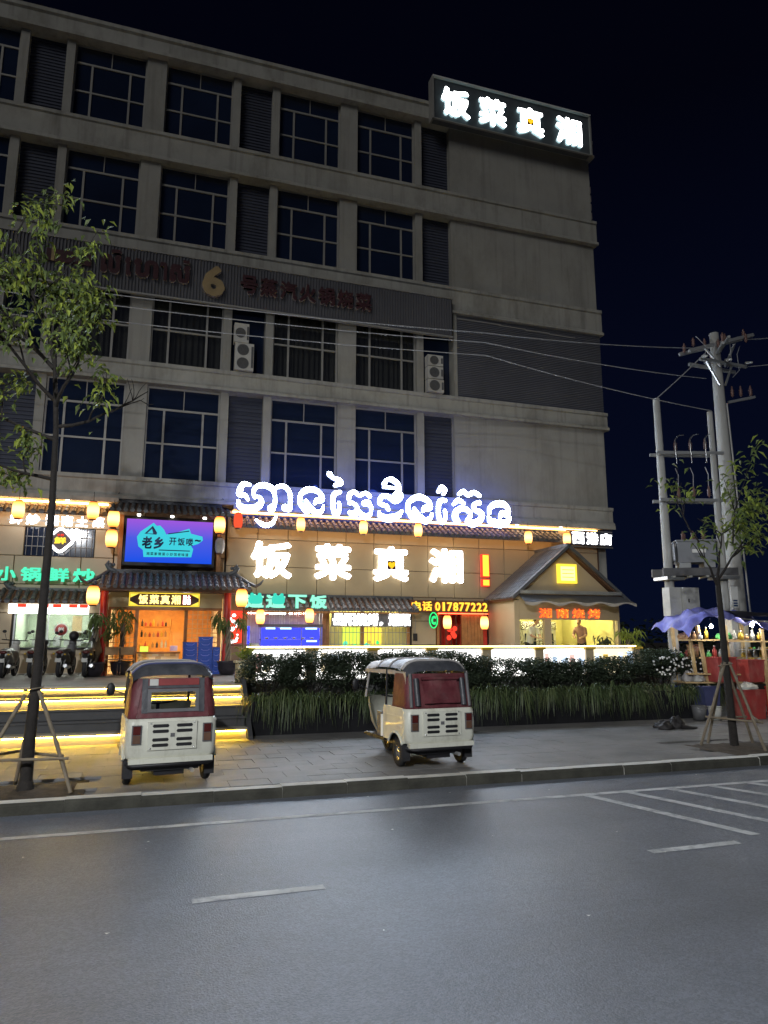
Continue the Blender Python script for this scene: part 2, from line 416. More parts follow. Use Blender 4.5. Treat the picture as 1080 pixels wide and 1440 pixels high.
KHMER = [[[(2.82,7.06,0.047),(2.62,7.08,0.078),(2.52,6.89,0.086),(2.52,6.73,0.094),(2.69,6.7,0.063),(2.78,6.56,0.04)],[(2.47,6.51,0.04),(2.54,6.33,0.086),(2.76,6.26,0.11),(3.04,6.31,0.11),(3.21,6.48,0.086),(3.16,6.66,0.055),(3.03,6.67,0.047)],[(3.0,6.65,0.047),(2.95,6.83,0.055),(3.05,7.01,0.07),(3.29,7.08,0.086),(3.55,6.99,0.086),(3.65,6.78,0.055),(3.66,6.49,0.063),(3.56,6.32,0.126)]],[[(3.65,6.98,0.04),(3.78,7.07,0.063),(3.97,7.08,0.07),(4.14,6.91,0.063),(4.18,6.63,0.063),(4.16,6.33,0.07),(4.01,6.37,0.11)]],[[(3.07,5.91,0.031),(3.22,5.8,0.063),(3.41,5.75,0.078),(3.61,5.84,0.055),(3.72,6.06,0.031)]],[[(4.5,6.54,0.055),(4.52,6.83,0.07),(4.71,7.01,0.094),(4.96,7.04,0.086),(5.19,6.92,0.07),(5.24,6.71,0.086),(5.08,6.67,0.086),(5.01,6.57,0.047)],[(4.52,6.51,0.055),(4.63,6.43,0.11),(4.75,6.3,0.102)],[(4.7,6.64,0.055),(4.89,6.4,0.063),(5.08,6.25,0.102),(5.27,6.36,0.055),(5.3,6.51,0.031)]],[[(5.5,7.62,0.086),(5.63,7.49,0.055),(5.82,7.44,0.078),(5.9,7.32,0.078),(5.7,7.24,0.055)],[(5.87,7.01,0.063),(5.68,6.93,0.078),(5.63,6.67,0.07),(5.66,6.37,0.07),(5.76,6.21,0.07),(5.86,6.42,0.055),(5.84,6.63,0.055)]],[[(6.19,6.78,0.055),(6.22,6.96,0.07),(6.39,7.05,0.063),(6.56,6.94,0.055),(6.78,7.04,0.063),(6.94,6.93,0.063)],[(6.22,6.65,0.055),(6.34,6.66,0.055),(6.48,6.55,0.055)],[(6.23,6.33,0.063),(6.37,6.26,0.119),(6.46,6.4,0.063)],[(6.48,6.52,0.055),(6.57,6.34,0.07),(6.77,6.21,0.102),(6.96,6.32,0.055),(6.99,6.58,0.047)],[(6.98,6.55,0.047),(6.87,6.69,0.102),(6.74,6.68,0.094)]],[[(7.86,7.04,0.078),(8.0,7.12,0.102),(8.05,6.95,0.086),(7.85,6.82,0.086),(7.61,6.97,0.078),(7.36,6.94,0.078),(7.3,6.71,0.063),(7.53,6.63,0.07),(7.61,6.51,0.055)],[(7.28,6.41,0.04),(7.36,6.24,0.102),(7.65,6.2,0.126),(7.94,6.3,0.102),(8.11,6.49,0.04)]],[[(7.46,7.41,0.078),(7.56,7.55,0.063),(7.76,7.58,0.086),(7.96,7.43,0.078),(8.04,7.26,0.04)],[(7.45,7.3,0.055),(7.76,7.29,0.04),(8.03,7.26,0.031)]],[[(8.33,6.49,0.063),(8.36,6.79,0.078),(8.59,6.98,0.094),(8.85,7.01,0.102),(9.11,6.88,0.078),(9.16,6.66,0.086),(8.97,6.63,0.102),(8.9,6.52,0.047)],[(8.36,6.46,0.055),(8.47,6.37,0.126),(8.61,6.23,0.102)],[(8.56,6.59,0.055),(8.78,6.34,0.07),(8.97,6.18,0.11),(9.17,6.3,0.063),(9.23,6.45,0.04)]],[[(9.5,7.27,0.063),(9.61,7.43,0.078),(9.75,7.34,0.07),(9.68,7.18,0.047)],[(9.74,6.96,0.07),(9.54,6.91,0.078),(9.48,6.59,0.07),(9.52,6.28,0.078),(9.64,6.16,0.078),(9.76,6.38,0.055),(9.73,6.59,0.055)]],[[(10.3,7.23,0.063),(10.47,7.35,0.063),(10.65,7.22,0.078),(10.88,7.33,0.07),(11.1,7.22,0.07)]],[[(10.08,6.84,0.055),(10.25,7.0,0.078),(10.47,6.9,0.055)],[(10.24,6.2,0.086),(10.13,6.36,0.11),(10.18,6.6,0.094),(10.46,6.71,0.094),(10.74,6.53,0.063),(10.61,6.26,0.086),(10.82,6.18,0.126),(11.11,6.33,0.102),(11.16,6.57,0.094),(10.91,6.69,0.078),(10.88,6.87,0.07),(11.09,6.96,0.078)]],[[(11.48,6.59,0.055),(11.53,6.81,0.086),(11.8,6.96,0.11),(12.1,6.94,0.102),(12.27,6.75,0.063),(12.2,6.57,0.086),(12.01,6.62,0.102),(11.91,6.46,0.047)],[(11.44,6.46,0.04),(11.54,6.3,0.11),(11.83,6.22,0.142),(12.13,6.27,0.119),(12.32,6.46,0.04)]]]
# ---------------------------------------------------------------- ground, road, pavement
tag(Bx(-500,500,-500,500,-.60,-.20).single('ground', 'earth'), kind='structure')
rd = MB(); rd.add([(-260,-33,-.15),(260,-33,-.15),(260,-13.45,-.15),(-260,-13.45,-.15)], [(0,1,2,3)])
tag(rd.single('road', 'asphalt'), kind='structure')
def marking(pts, z=-.146):
    tag(MB().add([(x,y,z) for x,y in pts], [tuple(range(len(pts)))]).single('road_marking', 'paint_line'), kind='structure')
marking([(-60,-14.68),(90,-14.60),(90,-14.48),(-60,-14.56)])
for k in range(-6, 9):
    x = .46 + k*4.68
    marking([(x,-17.30),(x+1.16,-17.29),(x+1.16,-17.17),(x,-17.18)])
for x0, x1, y1 in ((6.02,6.66,-17.05),(6.72,7.36,-16.75),(7.46,8.06,-16.40),(8.22,8.78,-16.0),(8.95,9.48,-15.7),(9.7,10.2,-15.4)):
    marking([(x0,-14.62),(x1,y1),(x1+.15,y1),(x0+.15,-14.62)])

# pavement slab with single pavers, kerb of single stones
sw = tag(Bx(-60,60,-13.19,-6.0,-.40,-.035).single('sidewalk', 'paver_dark'), kind='structure')
def paver_mesh(mt, w, d):
    mb = MB(); b = .003; h0, h1 = -.034, 0
    vs = [(0,0,h0),(w,0,h0),(w,d,h0),(0,d,h0),(0,0,h1-b),(w,0,h1-b),(w,d,h1-b),(0,d,h1-b),(b,b,h1),(w-b,b,h1),(w-b,d-b,h1),(b,d-b,h1)]
    mb.add(vs, [(0,1,5,4),(1,2,6,5),(2,3,7,6),(3,0,4,7),(4,5,9,8),(5,6,10,9),(6,7,11,10),(7,4,8,11),(8,9,10,11)])
    return mb.mesh('paver', mt)
PW, PD = .60, .46
pm = [paver_mesh(m, PW-.004, PD-.004) for m in ('paver','paver_pale','paver_dark')]
def tree_pit(x, y): return (-2.35 < x+PW/2 < -.75 and y < -12.0) or (10.2 < x+PW/2 < 12.0 and y < -11.8)
ny = 10
far = MB()
for j in range(ny):
    y = -13.185 + j*PD
    for i in range(-60, 70):
        x = i*PW + (PW/2 if j % 2 else 0)
        if tree_pit(x, y): continue
        dz = rng.uniform(-.003, .002)
        if -3.0 < x < 13.2 and (x < 2.0 + 1.15*(y+24) ):
            o = bpy.data.objects.new('paver', rng.choices(pm, (5,3,2))[0]); link(o, sw)
            o.location = (x - sw.location.x, y - sw.location.y, dz - sw.location.z)
            o.rotation_euler = (rng.uniform(-.006,.006), rng.uniform(-.006,.006), 0)
        else:
            far.box(x, x+PW-.012, y, y+PD-.012, -.034, dz)
tag(far.build('far_pavers', 'paver', None), kind='structure')
tag(Bx(-60,60,-8.50,-2.0,-.30,-.012).single('pavement_edge', 'paver_dark'), kind='structure')
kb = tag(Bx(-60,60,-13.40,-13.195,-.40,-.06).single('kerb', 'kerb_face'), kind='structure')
for i in range(-34, 40):
    x = i*.95; dz = rng.uniform(-.012,.010); dy = rng.uniform(-.012,.012)
    mb = MB(); b = .03
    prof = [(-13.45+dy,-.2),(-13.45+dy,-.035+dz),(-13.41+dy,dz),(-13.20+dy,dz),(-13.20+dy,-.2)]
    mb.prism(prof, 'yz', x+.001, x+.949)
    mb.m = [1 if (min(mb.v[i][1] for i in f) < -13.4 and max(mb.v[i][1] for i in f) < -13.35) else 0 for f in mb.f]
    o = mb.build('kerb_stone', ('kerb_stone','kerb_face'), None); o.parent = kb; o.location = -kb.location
for nm, (x0,x1,y0,y1) in {'tree_pit': (-2.35,-.75,-13.1,-12.0), 'tree_pit_b': (10.2,12.0,-13.1,-11.75)}.items():
    mb = MB(); mb.grid(lambda u,v: (x0+(x1-x0)*u, y0+(y1-y0)*v, -.02+.05*math.sin(3.1*u)*math.sin(3.1*v)+rng.uniform(-.012,.012)), 14, 10)
    tag(mb.single('tree_pit', 'soil'), kind='structure')

# small scraps on the road surface
lt = MB()
for _ in range(22):
    x, y = rng.uniform(-2,9), rng.uniform(-19.5,-13.6); a = rng.uniform(0,3); s = rng.uniform(.006,.020)
    lt.add([(x+s*math.cos(a+k*1.57)*(1.6 if k%2 else 1), y+s*math.sin(a+k*1.57), -.143+.006*(k%2)) for k in range(4)], [(0,1,2,3)])
tag(lt.build('litter', 'paper'), 'small pale scraps of paper and leaves scattered on the asphalt', 'litter', kind='stuff')

# raised terrace and the lit steps
TZ = 1.05
tag(Bx(-14,2.15,-6.9,6,-.3,TZ-.002).single('terrace', 'paver_pale'), kind='structure')
tag(Bx(2.15,15.4,-5.7,6,-.3,TZ-.004).single('terrace_back', 'paver_pale'), kind='structure')
st = tag(MB().box(-14,2.05,-6.9,-6.6,-.3,.9).single('steps', 'step_dark'), kind='structure')
for i in range(5):
    z = TZ - .21*(i+1); y0 = -6.9 - .3*(i+1) if i < 4 else None
    if y0 is None: break
    o = Bx(-14,2.05-.0*i,y0,-6.9-.3*i+.0,-.3,z-.045).build('riser', 'step_dark' if i in (1,2) else 'step_stone'); o.parent = st; o.location = -st.location
for i in range(5):
    z = TZ - .21*i; y = -6.9 - .3*i
    o = Bx(-14,2.07,y-.035,y+.30,z-.042,z+.001).build('tread', 'step_stone' if i not in (2,3) else 'step_dark'); o.parent = st; o.location = -st.location
    if i in (0,1,4):
        o = Bx(-13.9,2.03,y-.028,y-.008,z-.058,z-.044).build('led_strip', 'e_led_step'); o.parent = st; o.location = -st.location
mb = MB(); mb.prism([(-8.3,-.05),(-8.3,.05),(-6.75,1.18),(-6.4,1.18),(-6.4,-.05)], 'yz', 2.07, 2.17)
o = mb.build('side_wall', 'step_dark'); o.parent = st; o.location = -st.location
# ---------------------------------------------------------------- the office block
BX0, BX1 = -13.4, 17.23
blk = thing('office_block', 'tall beige five storey block with banded floors and dark windows', 'building', (2, 0, 0))
P_W = [(-15.33,.68),(-8.11,.68),(-.89,.68),(6.33,.68)]                       # wide piers
P_N = [-12.45,-10.99,-5.23,-3.77,1.99,3.46,9.21]                           # narrow piers
WALLX = 10.58
Bx(BX0,BX1,.45,14,6.35,23.4).build('wall', 'wall', blk)
Bx(BX0,BX1,5.5,14,-.2,6.35).build('ground_wall', 'wall', blk)
Bx(BX1-.35,BX1,.30,5.5,-.2,6.35).build('side_wall', 'wall', blk)
FL = [(22.86,19.86),(18.73,15.73),(14.60,11.22),(10.47,7.26)]                # window heads and sills of four floors
for x, w in P_W[1:]:
    for t, b in FL: Bx(x-w/2,x+w/2,.0,.45,b,t).build('pier', 'wall', blk)
for x in P_N:
    if x < -9: continue
    for t, b in FL: Bx(x-.14,x+.14,.0,.45,b,t).build('pier', 'wall', blk)
for t, b in FL:
    Bx(WALLX,BX1,.0,.45,b,t).build('blank_wall', 'wall', blk)
# floor bands with their mouldings
def band(z0, z1, top=True):
    mb = MB()
    pr = [(.45,z0),(-.22,z0),(-.22,z0+.10),(-.14,z0+.16),(-.10,z0+.20),(-.10,z1-.16),(-.16,z1-.12),(-.16,z1),(.45,z1)]
    mb.prism(pr, 'yz', BX0, BX1+.14)
    mb.build('floor_band', 'band', blk)
band(18.73,19.86); band(14.60,15.73); band(10.47,11.22); band(6.50,7.26)
mb = MB(); mb.prism([(.45,22.86),(-.26,22.86),(-.26,22.98),(-.12,23.08),(-.12,23.52),(-.20,23.58),(-.20,23.72),(.45,23.72)], 'yz', BX0, BX1+.14)
mb.build('cornice', 'band', blk)
Bx(BX0,BX1,.1,.45,23.72,23.95).build('parapet', 'wall', blk)
# windows: two transom lights over a three by two grid of panes
def window(x0, x1, z0, z1, curtain=False):
    root = bpy.data.objects.new('window', None); link(root, blk); 
    fr = MB(); y0, y1 = .16, .24; W, H = x1-x0, z1-z0; t = .055
    zt, zm = z1-.24*H, z1-.61*H; xa, xb = x0+.24*W, x0+.77*W; xm = (x0+x1)/2
    for a in ((x0,x0+t,z0,z1),(x1-t,x1,z0,z1),(x0+t,x1-t,z0,z0+t),(x0+t,x1-t,z1-t,z1),(x0+t,x1-t,zt-.035,zt+.035),(x0+t,x1-t,zm-.03,zm+.03)):
        fr.box(a[0],a[1],y0,y1,a[2],a[3])
    fr.box(xa-.035,xa+.035,y0+.003,y1-.003,z0+t,zt-.035); fr.box(xb-.035,xb+.035,y0+.003,y1-.003,z0+t,zt-.035)
    fr.box(xm-.015,xm+.015,y0+.003,y1-.003,zt+.035,z1-t)
    fr.build('frame', 'alu', root)
    if curtain:
        c = MB(); n = 40
        c.grid(lambda u,v: (x0+.05+(W-.1)*u, .36+.04*math.sin(u*n*1.9+math.sin(u*17)), z0+.05+(H-.1)*v), 80, 1)
        c.build('curtain', 'curtain', root)
    g = 'darkglass' if not curtain else 'window_glass'
    for a, b in ((x0+t,xm-.015),(xm+.015,x1-t)): Bx(a,b,.20,.21,zt+.035,z1-t).build('pane', g, root)
    for a, b in ((x0+t,xa-.035),(xa+.035,xb-.035),(xb+.035,x1-t)):
        for c0, c1 in ((z0+t,zm-.03),(zm+.03,zt-.035)): Bx(a,b,.20,.21,c0,c1).build('pane', g, root)
WC = [(-7.77,-5.37),(-3.63,-1.23),(-.55,1.85),(3.60,5.99),(6.67,9.07)]
for fi, (t, b) in enumerate(FL):
    for x0, x1 in WC: window(x0, x1, b, t, curtain=(fi == 2))
# louvred infill between the window pairs
for fi, (t, b) in enumerate(FL):
    for x0, x1 in ((-5.09,-3.91),(2.13,3.32),(9.35,WALLX)):
        if fi == 2:
            Bx(x0,x1,.40,.45,b,t).build('niche_wall', 'darkglass', blk); continue
        mb = MB(); n = 24; h = (t-b)/n
        mb.box(x0,x1,.30,.34,b,t)
        for k in range(n):
            z = b + h*k; mb.add([(x0,.30,z+h),(x1,.30,z+h),(x1,.262,z+.02),(x0,.262,z+.02),(x0,.262,z),(x1,.262,z),(x1,.30,z),(x0,.30,z)], [(0,1,2,3),(3,2,5,4),(4,5,6,7)])
        tag(mb.build('louvre_slats', 'louver', blk), kind='stuff')
# ribbed cladding over the blank bay on the third floor
mb = MB(); n = 46; z0, z1 = 11.22, 14.60
for k in range(n):
    h = (z1-z0)/n; z = z0+h*k
    mb.add([(10.72,-.02,z),(BX1+.02,-.02,z),(BX1+.02,-.075,z+h*.35),(10.72,-.075,z+h*.35),(BX1+.02,-.075,z+h*.75),(10.72,-.075,z+h*.75),(BX1+.02,-.02,z+h),(10.72,-.02,z+h)], [(0,1,2,3),(3,2,4,5),(5,4,6,7)])
tag(mb.build('ribbed_cladding', 'cladding', blk), kind='stuff')
MB().box(10.58,10.71,-.10,-.003,11.22,14.6).build('corner_trim', 'band', blk)
for k, (x, w) in enumerate(((11.6,1.9),(13.4,1.2),(14.6,1.1),(15.7,1.2))):
    Bx(x-.85,x-.85+w,-.10,-.07,14.42-.03*k,14.46-.03*k).build('flashing', 'alu', blk)
Bx(-7,-1.2,-.30,.0,6.36,6.50).build('soffit', 'band', blk)
Bx(2.4,BX1+.1,-.30,.0,6.36,6.50).build('soffit', 'band', blk)

# dead letter board of the floor above (ribbed, unlit letters)
bd = thing('letter_board', 'unlit grey ribbed board with dark Khmer and Chinese letters and a tan 6', 'sign', (3, -.3, 13.5))
mb = MB(); X0, X1, Z0, Z1 = -13, 10.45, 13.55, 15.08; n = int((X1-X0)/.105)
for k in range(n):
    x = X0 + .105*k
    mb.add([(x,-.30,Z0),(x+.04,-.30,Z0),(x+.055,-.34,Z0),(x+.09,-.34,Z0),(x+.105,-.30,Z0)] + [(x,-.30,Z1),(x+.04,-.30,Z1),(x+.055,-.34,Z1),(x+.09,-.34,Z1),(x+.105,-.30,Z1)], [(i,i+1,i+6,i+5) for i in range(4)])
tag(mb.build('ribbed_sheet', 'corrugated', bd), kind='stuff')
Bx(X0,X1,-.36,-.24,Z1,Z1+.05).build('top_rail', 'alu', bd); Bx(X0,X1,-.36,-.24,Z0-.06,Z0).build('bottom_rail', 'alu', bd)
Bx(X0,X1,-.28,-.235,Z0,Z1).build('backing', 'black', bd)
def dl(ch, x0, x1, z0, z1, fat=.05): glyph(bd, ch, x0, x1, z0, z1, -.345, .10, ('dark_letter','letter_side'), fat)
for ch, x0, x1, z0, z1 in (('ល',-2.25,-1.62,14.05,14.72),('ិ',-1.95,-1.6,14.78,14.92),('េ',-1.50,-1.28,14.05,14.72),('ហ',-1.22,-.42,14.05,14.72),('ា',-.38,-.14,14.05,14.72),('ស',-.06,.62,14.05,14.72),('់',.35,.6,14.78,14.92)):
    dl(ch, x0, x1, z0, z1)
glyph(bd, '6', 1.02, 1.80, 13.72, 14.88, -.345, .12, ('tan','letter_side'), .045)
for i, ch in enumerate('号蒸汽火锅烧菜'): dl(ch, 2.32+.70*i, 2.94+.70*i, 14.02, 14.72, .04)
mb = MB(); mb.box(-3.9,-2.55,-.41,-.345,14.2,14.62); mb.build('emblem', 'dark_letter', bd); Bx(-3.75,-3.65,-.42,-.41,14.2,14.75).build('stroke', 'tan', bd); Bx(-2.9,-2.84,-.42,-.41,14.3,14.58).build('stroke', 'tan', bd)

# air conditioners
def aircon(label, x, z, w=.62, h=.95, fans=2, y=-.32):
    t = thing('air_conditioner', label, 'air conditioner', (x+w/2, y, z), 'outdoor air conditioner units on the third floor')
    Bx(x,x+w,y,y+.32,z,z+h).build('casing', 'ac', t)
    for k in range(fans):
        c = (x+w*.42, y-.012, z+h*(k+.5)/fans); r = min(w*.36, h/fans*.42)
        mb = MB(); mb.lathe([(r,0),(r,.02),(r*.93,.02),(r*.93,0),(r,0)], c, 18, axis='y')
        for q in range(6): mb.bar((c[0],c[1]+.008,c[2]),(c[0]+r*math.cos(q*1.047),c[1]+.008,c[2]+r*math.sin(q*1.047)),.012,.008)
        mb.build('fan_grille', 'grey_plastic', t)
        d = MB(); d.lathe([(0.001,0),(r*.92,0)], (c[0],c[1]+.010,c[2]), 18, axis='y'); d.build('fan_opening', 'fan_grey', t)
    Bx(x+w*.86,x+w*.98,y-.004,y-.001,z+.1,z+h-.1).build('side_vent', 'grey_plastic', t)
aircon('pale twin fan air conditioner standing low in the niche right of the tan 6', 2.25, 11.24, .64, .98)
aircon('shadowed air conditioner stacked above the twin fan unit beside the tan 6', 2.20, 12.24, .50, .70, 1)
aircon('top one of three stacked air conditioners beside the ribbed cladding', 9.40, 12.28, .62, .42, 1)
aircon('middle one of three stacked air conditioners beside the ribbed cladding', 9.40, 11.77, .62, .48, 1)
aircon('bottom one of three stacked air conditioners beside the ribbed cladding', 9.40, 11.24, .64, .50, 1)
aircon('twin fan air conditioner behind the roadside tree foliage', -4.9, 11.24, .62, 1.0)

# ---------------------------------------------------------------- roof sign
rs = thing('rooftop_sign', 'bright white rooftop sign reading 饭菜真湘 on a dark board', 'sign', (13.3, -.6, 22.6))
Bx(9.65,16.9,-.62,-.30,22.62,24.46).build('board', 'sign_back', rs)
Bx(9.60,16.95,-.74,-.60,24.46,24.51).build('top_rail', 'white_paint', rs); Bx(9.60,16.95,-.68,-.60,22.57,22.62).build('bottom_rail', 'alu', rs)
Bx(9.58,9.65,-.70,-.28,22.57,24.51).build('side_rail', 'alu', rs); Bx(16.9,16.97,-.70,-.28,22.57,24.51).build('side_rail', 'alu', rs)
for x in (10.2,12.6,15,16.5): MB().tube([(x,-.30,24.3),(x,1.6,23.9)],.03,6).build('brace', 'alu', rs)
for ch, x0, x1 in (('饭',9.95,11.2),('菜',11.6,12.85),('真',13.35,14.6),('湘',15.2,16.45)):
    glyph(rs, ch, x0, x1, 22.80, 24.08, -.64, .10, ('e_white','e_cool_side'), .04)
def heart(parent, cx, cz, s, Y):
    pts = []
    for k in range(24):
        t = k/24*2*math.pi; pts.append((cx + s*math.sin(t)**3, cz + s*(.81*math.cos(t)-.31*math.cos(2*t)-.125*math.cos(3*t)-.06*math.cos(4*t))))
    MB().prism(pts, 'xz', Y-.03, Y).build('heart', 'e_heart', parent)
Bx(13.80,14.12,-.775,-.762,23.25,23.56).build('heart_plate', 'dark_letter', rs)
heart(rs, 13.96, 23.40, .13, -.78)
# unlit sign letters seen end-on at the corner
es = thing('corner_sign', 'small unlit letters hung on the block corner, seen edge on', 'sign', (17.35, .3, 20.2))
for k in range(4): Bx(17.26,17.42,.2,.42,20.2+.42*k,20.5+.42*k).build('character', 'letter_side', es)
# ---------------------------------------------------------------- restaurant frontage: tan panels on the lower storeys
fr = thing('restaurant_front', 'tan panelled two storey restaurant frontage under the dark block', 'shopfront', (7, 0, TZ))
Bx(-13.3,-3.95,.05,.30,TZ,6.36).build('backing', 'joint', fr)
Bx(-3.95,-1.70,.05,.30,2.86,6.36).build('backing', 'joint', fr)
Bx(-1.70,-1.25,.05,.30,TZ,6.36).build('backing', 'joint', fr)
Bx(-1.25,2.15,.05,.30,3.05,6.36).build('backing', 'joint', fr)
Bx(2.15,2.9,.05,.30,TZ,6.36).build('backing', 'joint', fr)
Bx(2.9,5.68,.05,.30,3.1,6.36).build('backing', 'joint', fr)
Bx(5.68,8.75,.05,.30,3.1,6.36).build('backing', 'joint', fr)
Bx(8.75,9.74,.05,.30,TZ,6.36).build('backing', 'joint', fr)
Bx(9.74,11.78,.05,.30,3.1,6.36).build('backing', 'joint', fr)
Bx(11.79,12.0,.05,.30,TZ,6.36).build('backing', 'joint', fr); Bx(12.0,15.95,.05,.30,3.1,6.36).build('backing', 'joint', fr)
Bx(15.95,16.65,.05,.30,TZ,6.36).build('backing', 'joint', fr)
def panels(x0, x1, z0, z1, px=1.0, pz=.97):
    nx = max(1, round((x1-x0)/px)); nz = max(1, round((z1-z0)/pz)); w, h = (x1-x0)/nx, (z1-z0)/nz; g = .008
    for j in range(nz):
        for i in range(nx):
            a, b = x0+w*i+g, x0+w*(i+1)-g; c, d = z0+h*j+g, z0+h*(j+1)-g; e = .012; y = rng.uniform(-.002,.002)
            mb = MB(); mb.add([(a,.05,c),(b,.05,c),(b,.05,d),(a,.05,d),(a,.012+y,c),(b,.012+y,c),(b,.012+y,d),(a,.012+y,d),(a+e,y,c+e),(b-e,y,c+e),(b-e,y,d-e),(a+e,y,d-e)],
                [(0,1,5,4),(1,2,6,5),(2,3,7,6),(3,0,4,7),(4,5,9,8),(5,6,10,9),(6,7,11,10),(7,4,8,11),(8,9,10,11)])
            mb.build('panel', 'panel', fr)
panels(2.25,16.62,3.55,6.35); panels(8.80,9.72,TZ,3.55); panels(15.98,16.62,TZ,3.55); panels(2.2,2.88,TZ,3.55); panels(9.74,15.98,3.1,3.55,1.0,.45); panels(2.88,8.80,3.12,3.55,1.0,.43)
panels(-6.9,-4.0,TZ,2.86,.97,.9); panels(-1.66,-1.26,TZ,2.86,.5,.9); panels(-6.9,-1.26,2.86,4.60,.97,.87); panels(-6.9,-3.85,4.60,5.5,.97,.9); panels(-1.84,-1.26,4.60,5.5,.6,.9); panels(-6.9,-1.26,5.5,6.35,.97,.85)
panels(-1.24,2.2,3.06,6.35,.86,.8)
Bx(16.62,16.66,.0,.30,TZ,6.36).build('end_trim', 'wood_dark', fr)
# glow strips tucked above the tiled eaves
Bx(2.4,16.6,-.10,-.06,6.27,6.32).build('led_strip', 'e_led_soffit', fr)
Bx(-6.9,-1.5,-.12,-.08,6.27,6.32).build('led_strip', 'e_led_soffit', fr)
Bx(2.5,14.7,-.42,-.38,5.78,5.80).build('led_strip', 'e_led_soffit', fr)
Bx(-6.9,-1.5,-.30,-.27,5.90,5.92).build('led_strip', 'e_led_soffit', fr)
for x in (-2.7,13.0,14.9):
    mb = MB(); mb.lathe([(.001,0),(.05,0),(.05,.03)], (x,-.2,6.325), 10); mb.build('downlight', 'e_downlight', fr)

# ---------------------------------------------------------------- tiled roofs
def tile_roof(t, x0, x1, ye, ze, yw, zw, pitch=.165, single=False, hip=(0,0)):
    """sloping pan of half-round tile rows from wall (yw,zw) down to the eave (ye,ze); hip = run-in of each end at the top"""
    sl = Vector((0, yw-ye, zw-ze)); L = sl.length; nrm = Vector((0, -(zw-ze), (yw-ye))).normalized()
    if nrm.z < 0: nrm = -nrm
    base = MB(); 
    a, b, c, d = (x0,ye,ze), (x1,ye,ze), (x1-hip[1],yw,zw), (x0+hip[0],yw,zw)
    lo = [tuple(Vector(p)-nrm*.06) for p in (a,b,c,d)]
    base.add([a,b,c,d]+lo, [(0,1,2,3),(7,6,5,4),(0,4,5,1),(1,5,6,2),(2,6,7,3),(3,7,4,0)])
    base.build('roof_deck', 'wood_dark', t)
    n = int((x1-x0)/pitch); pitch = (x1-x0)/n; out = MB(); r = pitch*.30; rows = max(2, int(L/.26))
    for k in range(n):
        x = x0 + pitch*(k+.5)
        lim = 1.0
        if hip[0] and x < x0+hip[0]: lim = (x-x0)/hip[0]
        if hip[1] and x > x1-hip[1]: lim = min(lim, (x1-x)/hip[1])
        mb = out if not single else MB()
        for q in range(rows):
            if q/rows > lim: break
            s0, s1 = q/rows, min((q+1.12)/rows, 1)
            vs = []
            for s, rr in ((s0, r*1.12),(s1, r*.92)):
                cpt = Vector((x,ye,ze)) + sl*s
                for j in range(6):
                    t_ = math.pi*j/5; vs.append(cpt + Vector((math.cos(t_)*rr,0,0)) + nrm*(math.sin(t_)*rr*1.15 + .006*(1-s)))
            mb.add(vs, [(j,j+1,j+7,j+6) for j in range(5)] + [(5,4,3,2,1,0)], 0, False)
        # eave drip tile
        cpt = Vector((x,ye-.012,ze)); 
        mb.add([cpt+Vector((math.cos(a_)*r*1.2, 0, math.sin(a_)*r*1.2+.01)) for a_ in [2*math.pi*j/8 for j in range(8)]], [tuple(range(8))], 0)
        if single: mb.build('roof_tile_row', 'tile', t)
        # pan tile lip between
        xx = x0 + pitch*k
        lip = out if not single else None
        if lip is not None: lip.add([(xx-r*.9,ye-.008,ze+.0),(xx+r*.9,ye-.008,ze+.0),(xx,ye-.008,ze-.075)], [(0,1,2)])
    if not single:
        o = tag(out.build('roof_tiles', 'tile', t), kind='stuff')
def ridge(t, p0, p1, r=.07, horns=True, up=.18):
    p0, p1 = Vector(p0), Vector(p1); mb = MB(); mb.bar(p0, p1, r*1.5, r*2.2)
    mb.build('ridge', 'tile', t)
    if horns:
        for p, s in ((p0,-1),(p1,1)):
            m = MB(); d = (p1-p0).normalized()*s
            m.tube([p-d*.18, p+Vector((0,0,.06)), p+d*.10+Vector((0,0,up)), p+d*.04+Vector((0,0,up*1.6))], [.07,.085,.06,.02], 7)
            m.ball(tuple(p+d*.0+Vector((0,0,up*.9))), (.07,.06,.09), 8); m.ball(tuple(p-d*.1+Vector((0,0,up*1.0))), (.05,.05,.06), 8)
            m.build('ridge_beast', 'tile', t)
# long strip eave over the main letters
tr = thing('long_tiled_eave', 'long narrow grey tiled eave running under the white Khmer letters', 'tiled eave', (8, -.4, 5.7))
tile_roof(tr, 2.35, 14.85, -.78, 5.72, -.02, 6.14, .21)
ridge(tr, (2.35,-.06,6.18), (14.85,-.06,6.18), .04, False)
tr = thing('mid_tiled_eave', 'grey tiled eave over the barred window and strip curtain', 'tiled eave', (5.8, -.4, 3.0))
tile_roof(tr, 2.85, 8.82, -.75, 3.05, -.02, 3.50, .21); ridge(tr, (2.85,-.06,3.53), (8.82,-.06,3.53), .04, False)
Bx(2.9,8.8,-.70,-.66,2.93,2.99).build('eave_board', 'wood', tr)
tr = thing('shop_tiled_eave', 'grey tiled eave above the fast food counter behind the scooters', 'tiled eave', (-3, -.4, 3.1))
tile_roof(tr, -6.6, -1.72, -.72, 3.18, -.02, 3.55, .22, True); ridge(tr, (-4.15,-.06,3.58), (-1.75,-.06,3.58), .04, True, .16)
tr = thing('upper_left_tiled_eave', 'short tiled eave just under the lit soffit above the white characters', 'tiled eave', (-3, -.4, 5.8))
tile_roof(tr, -6.4, -1.45, -.55, 5.90, -.02, 6.20, .22, True)
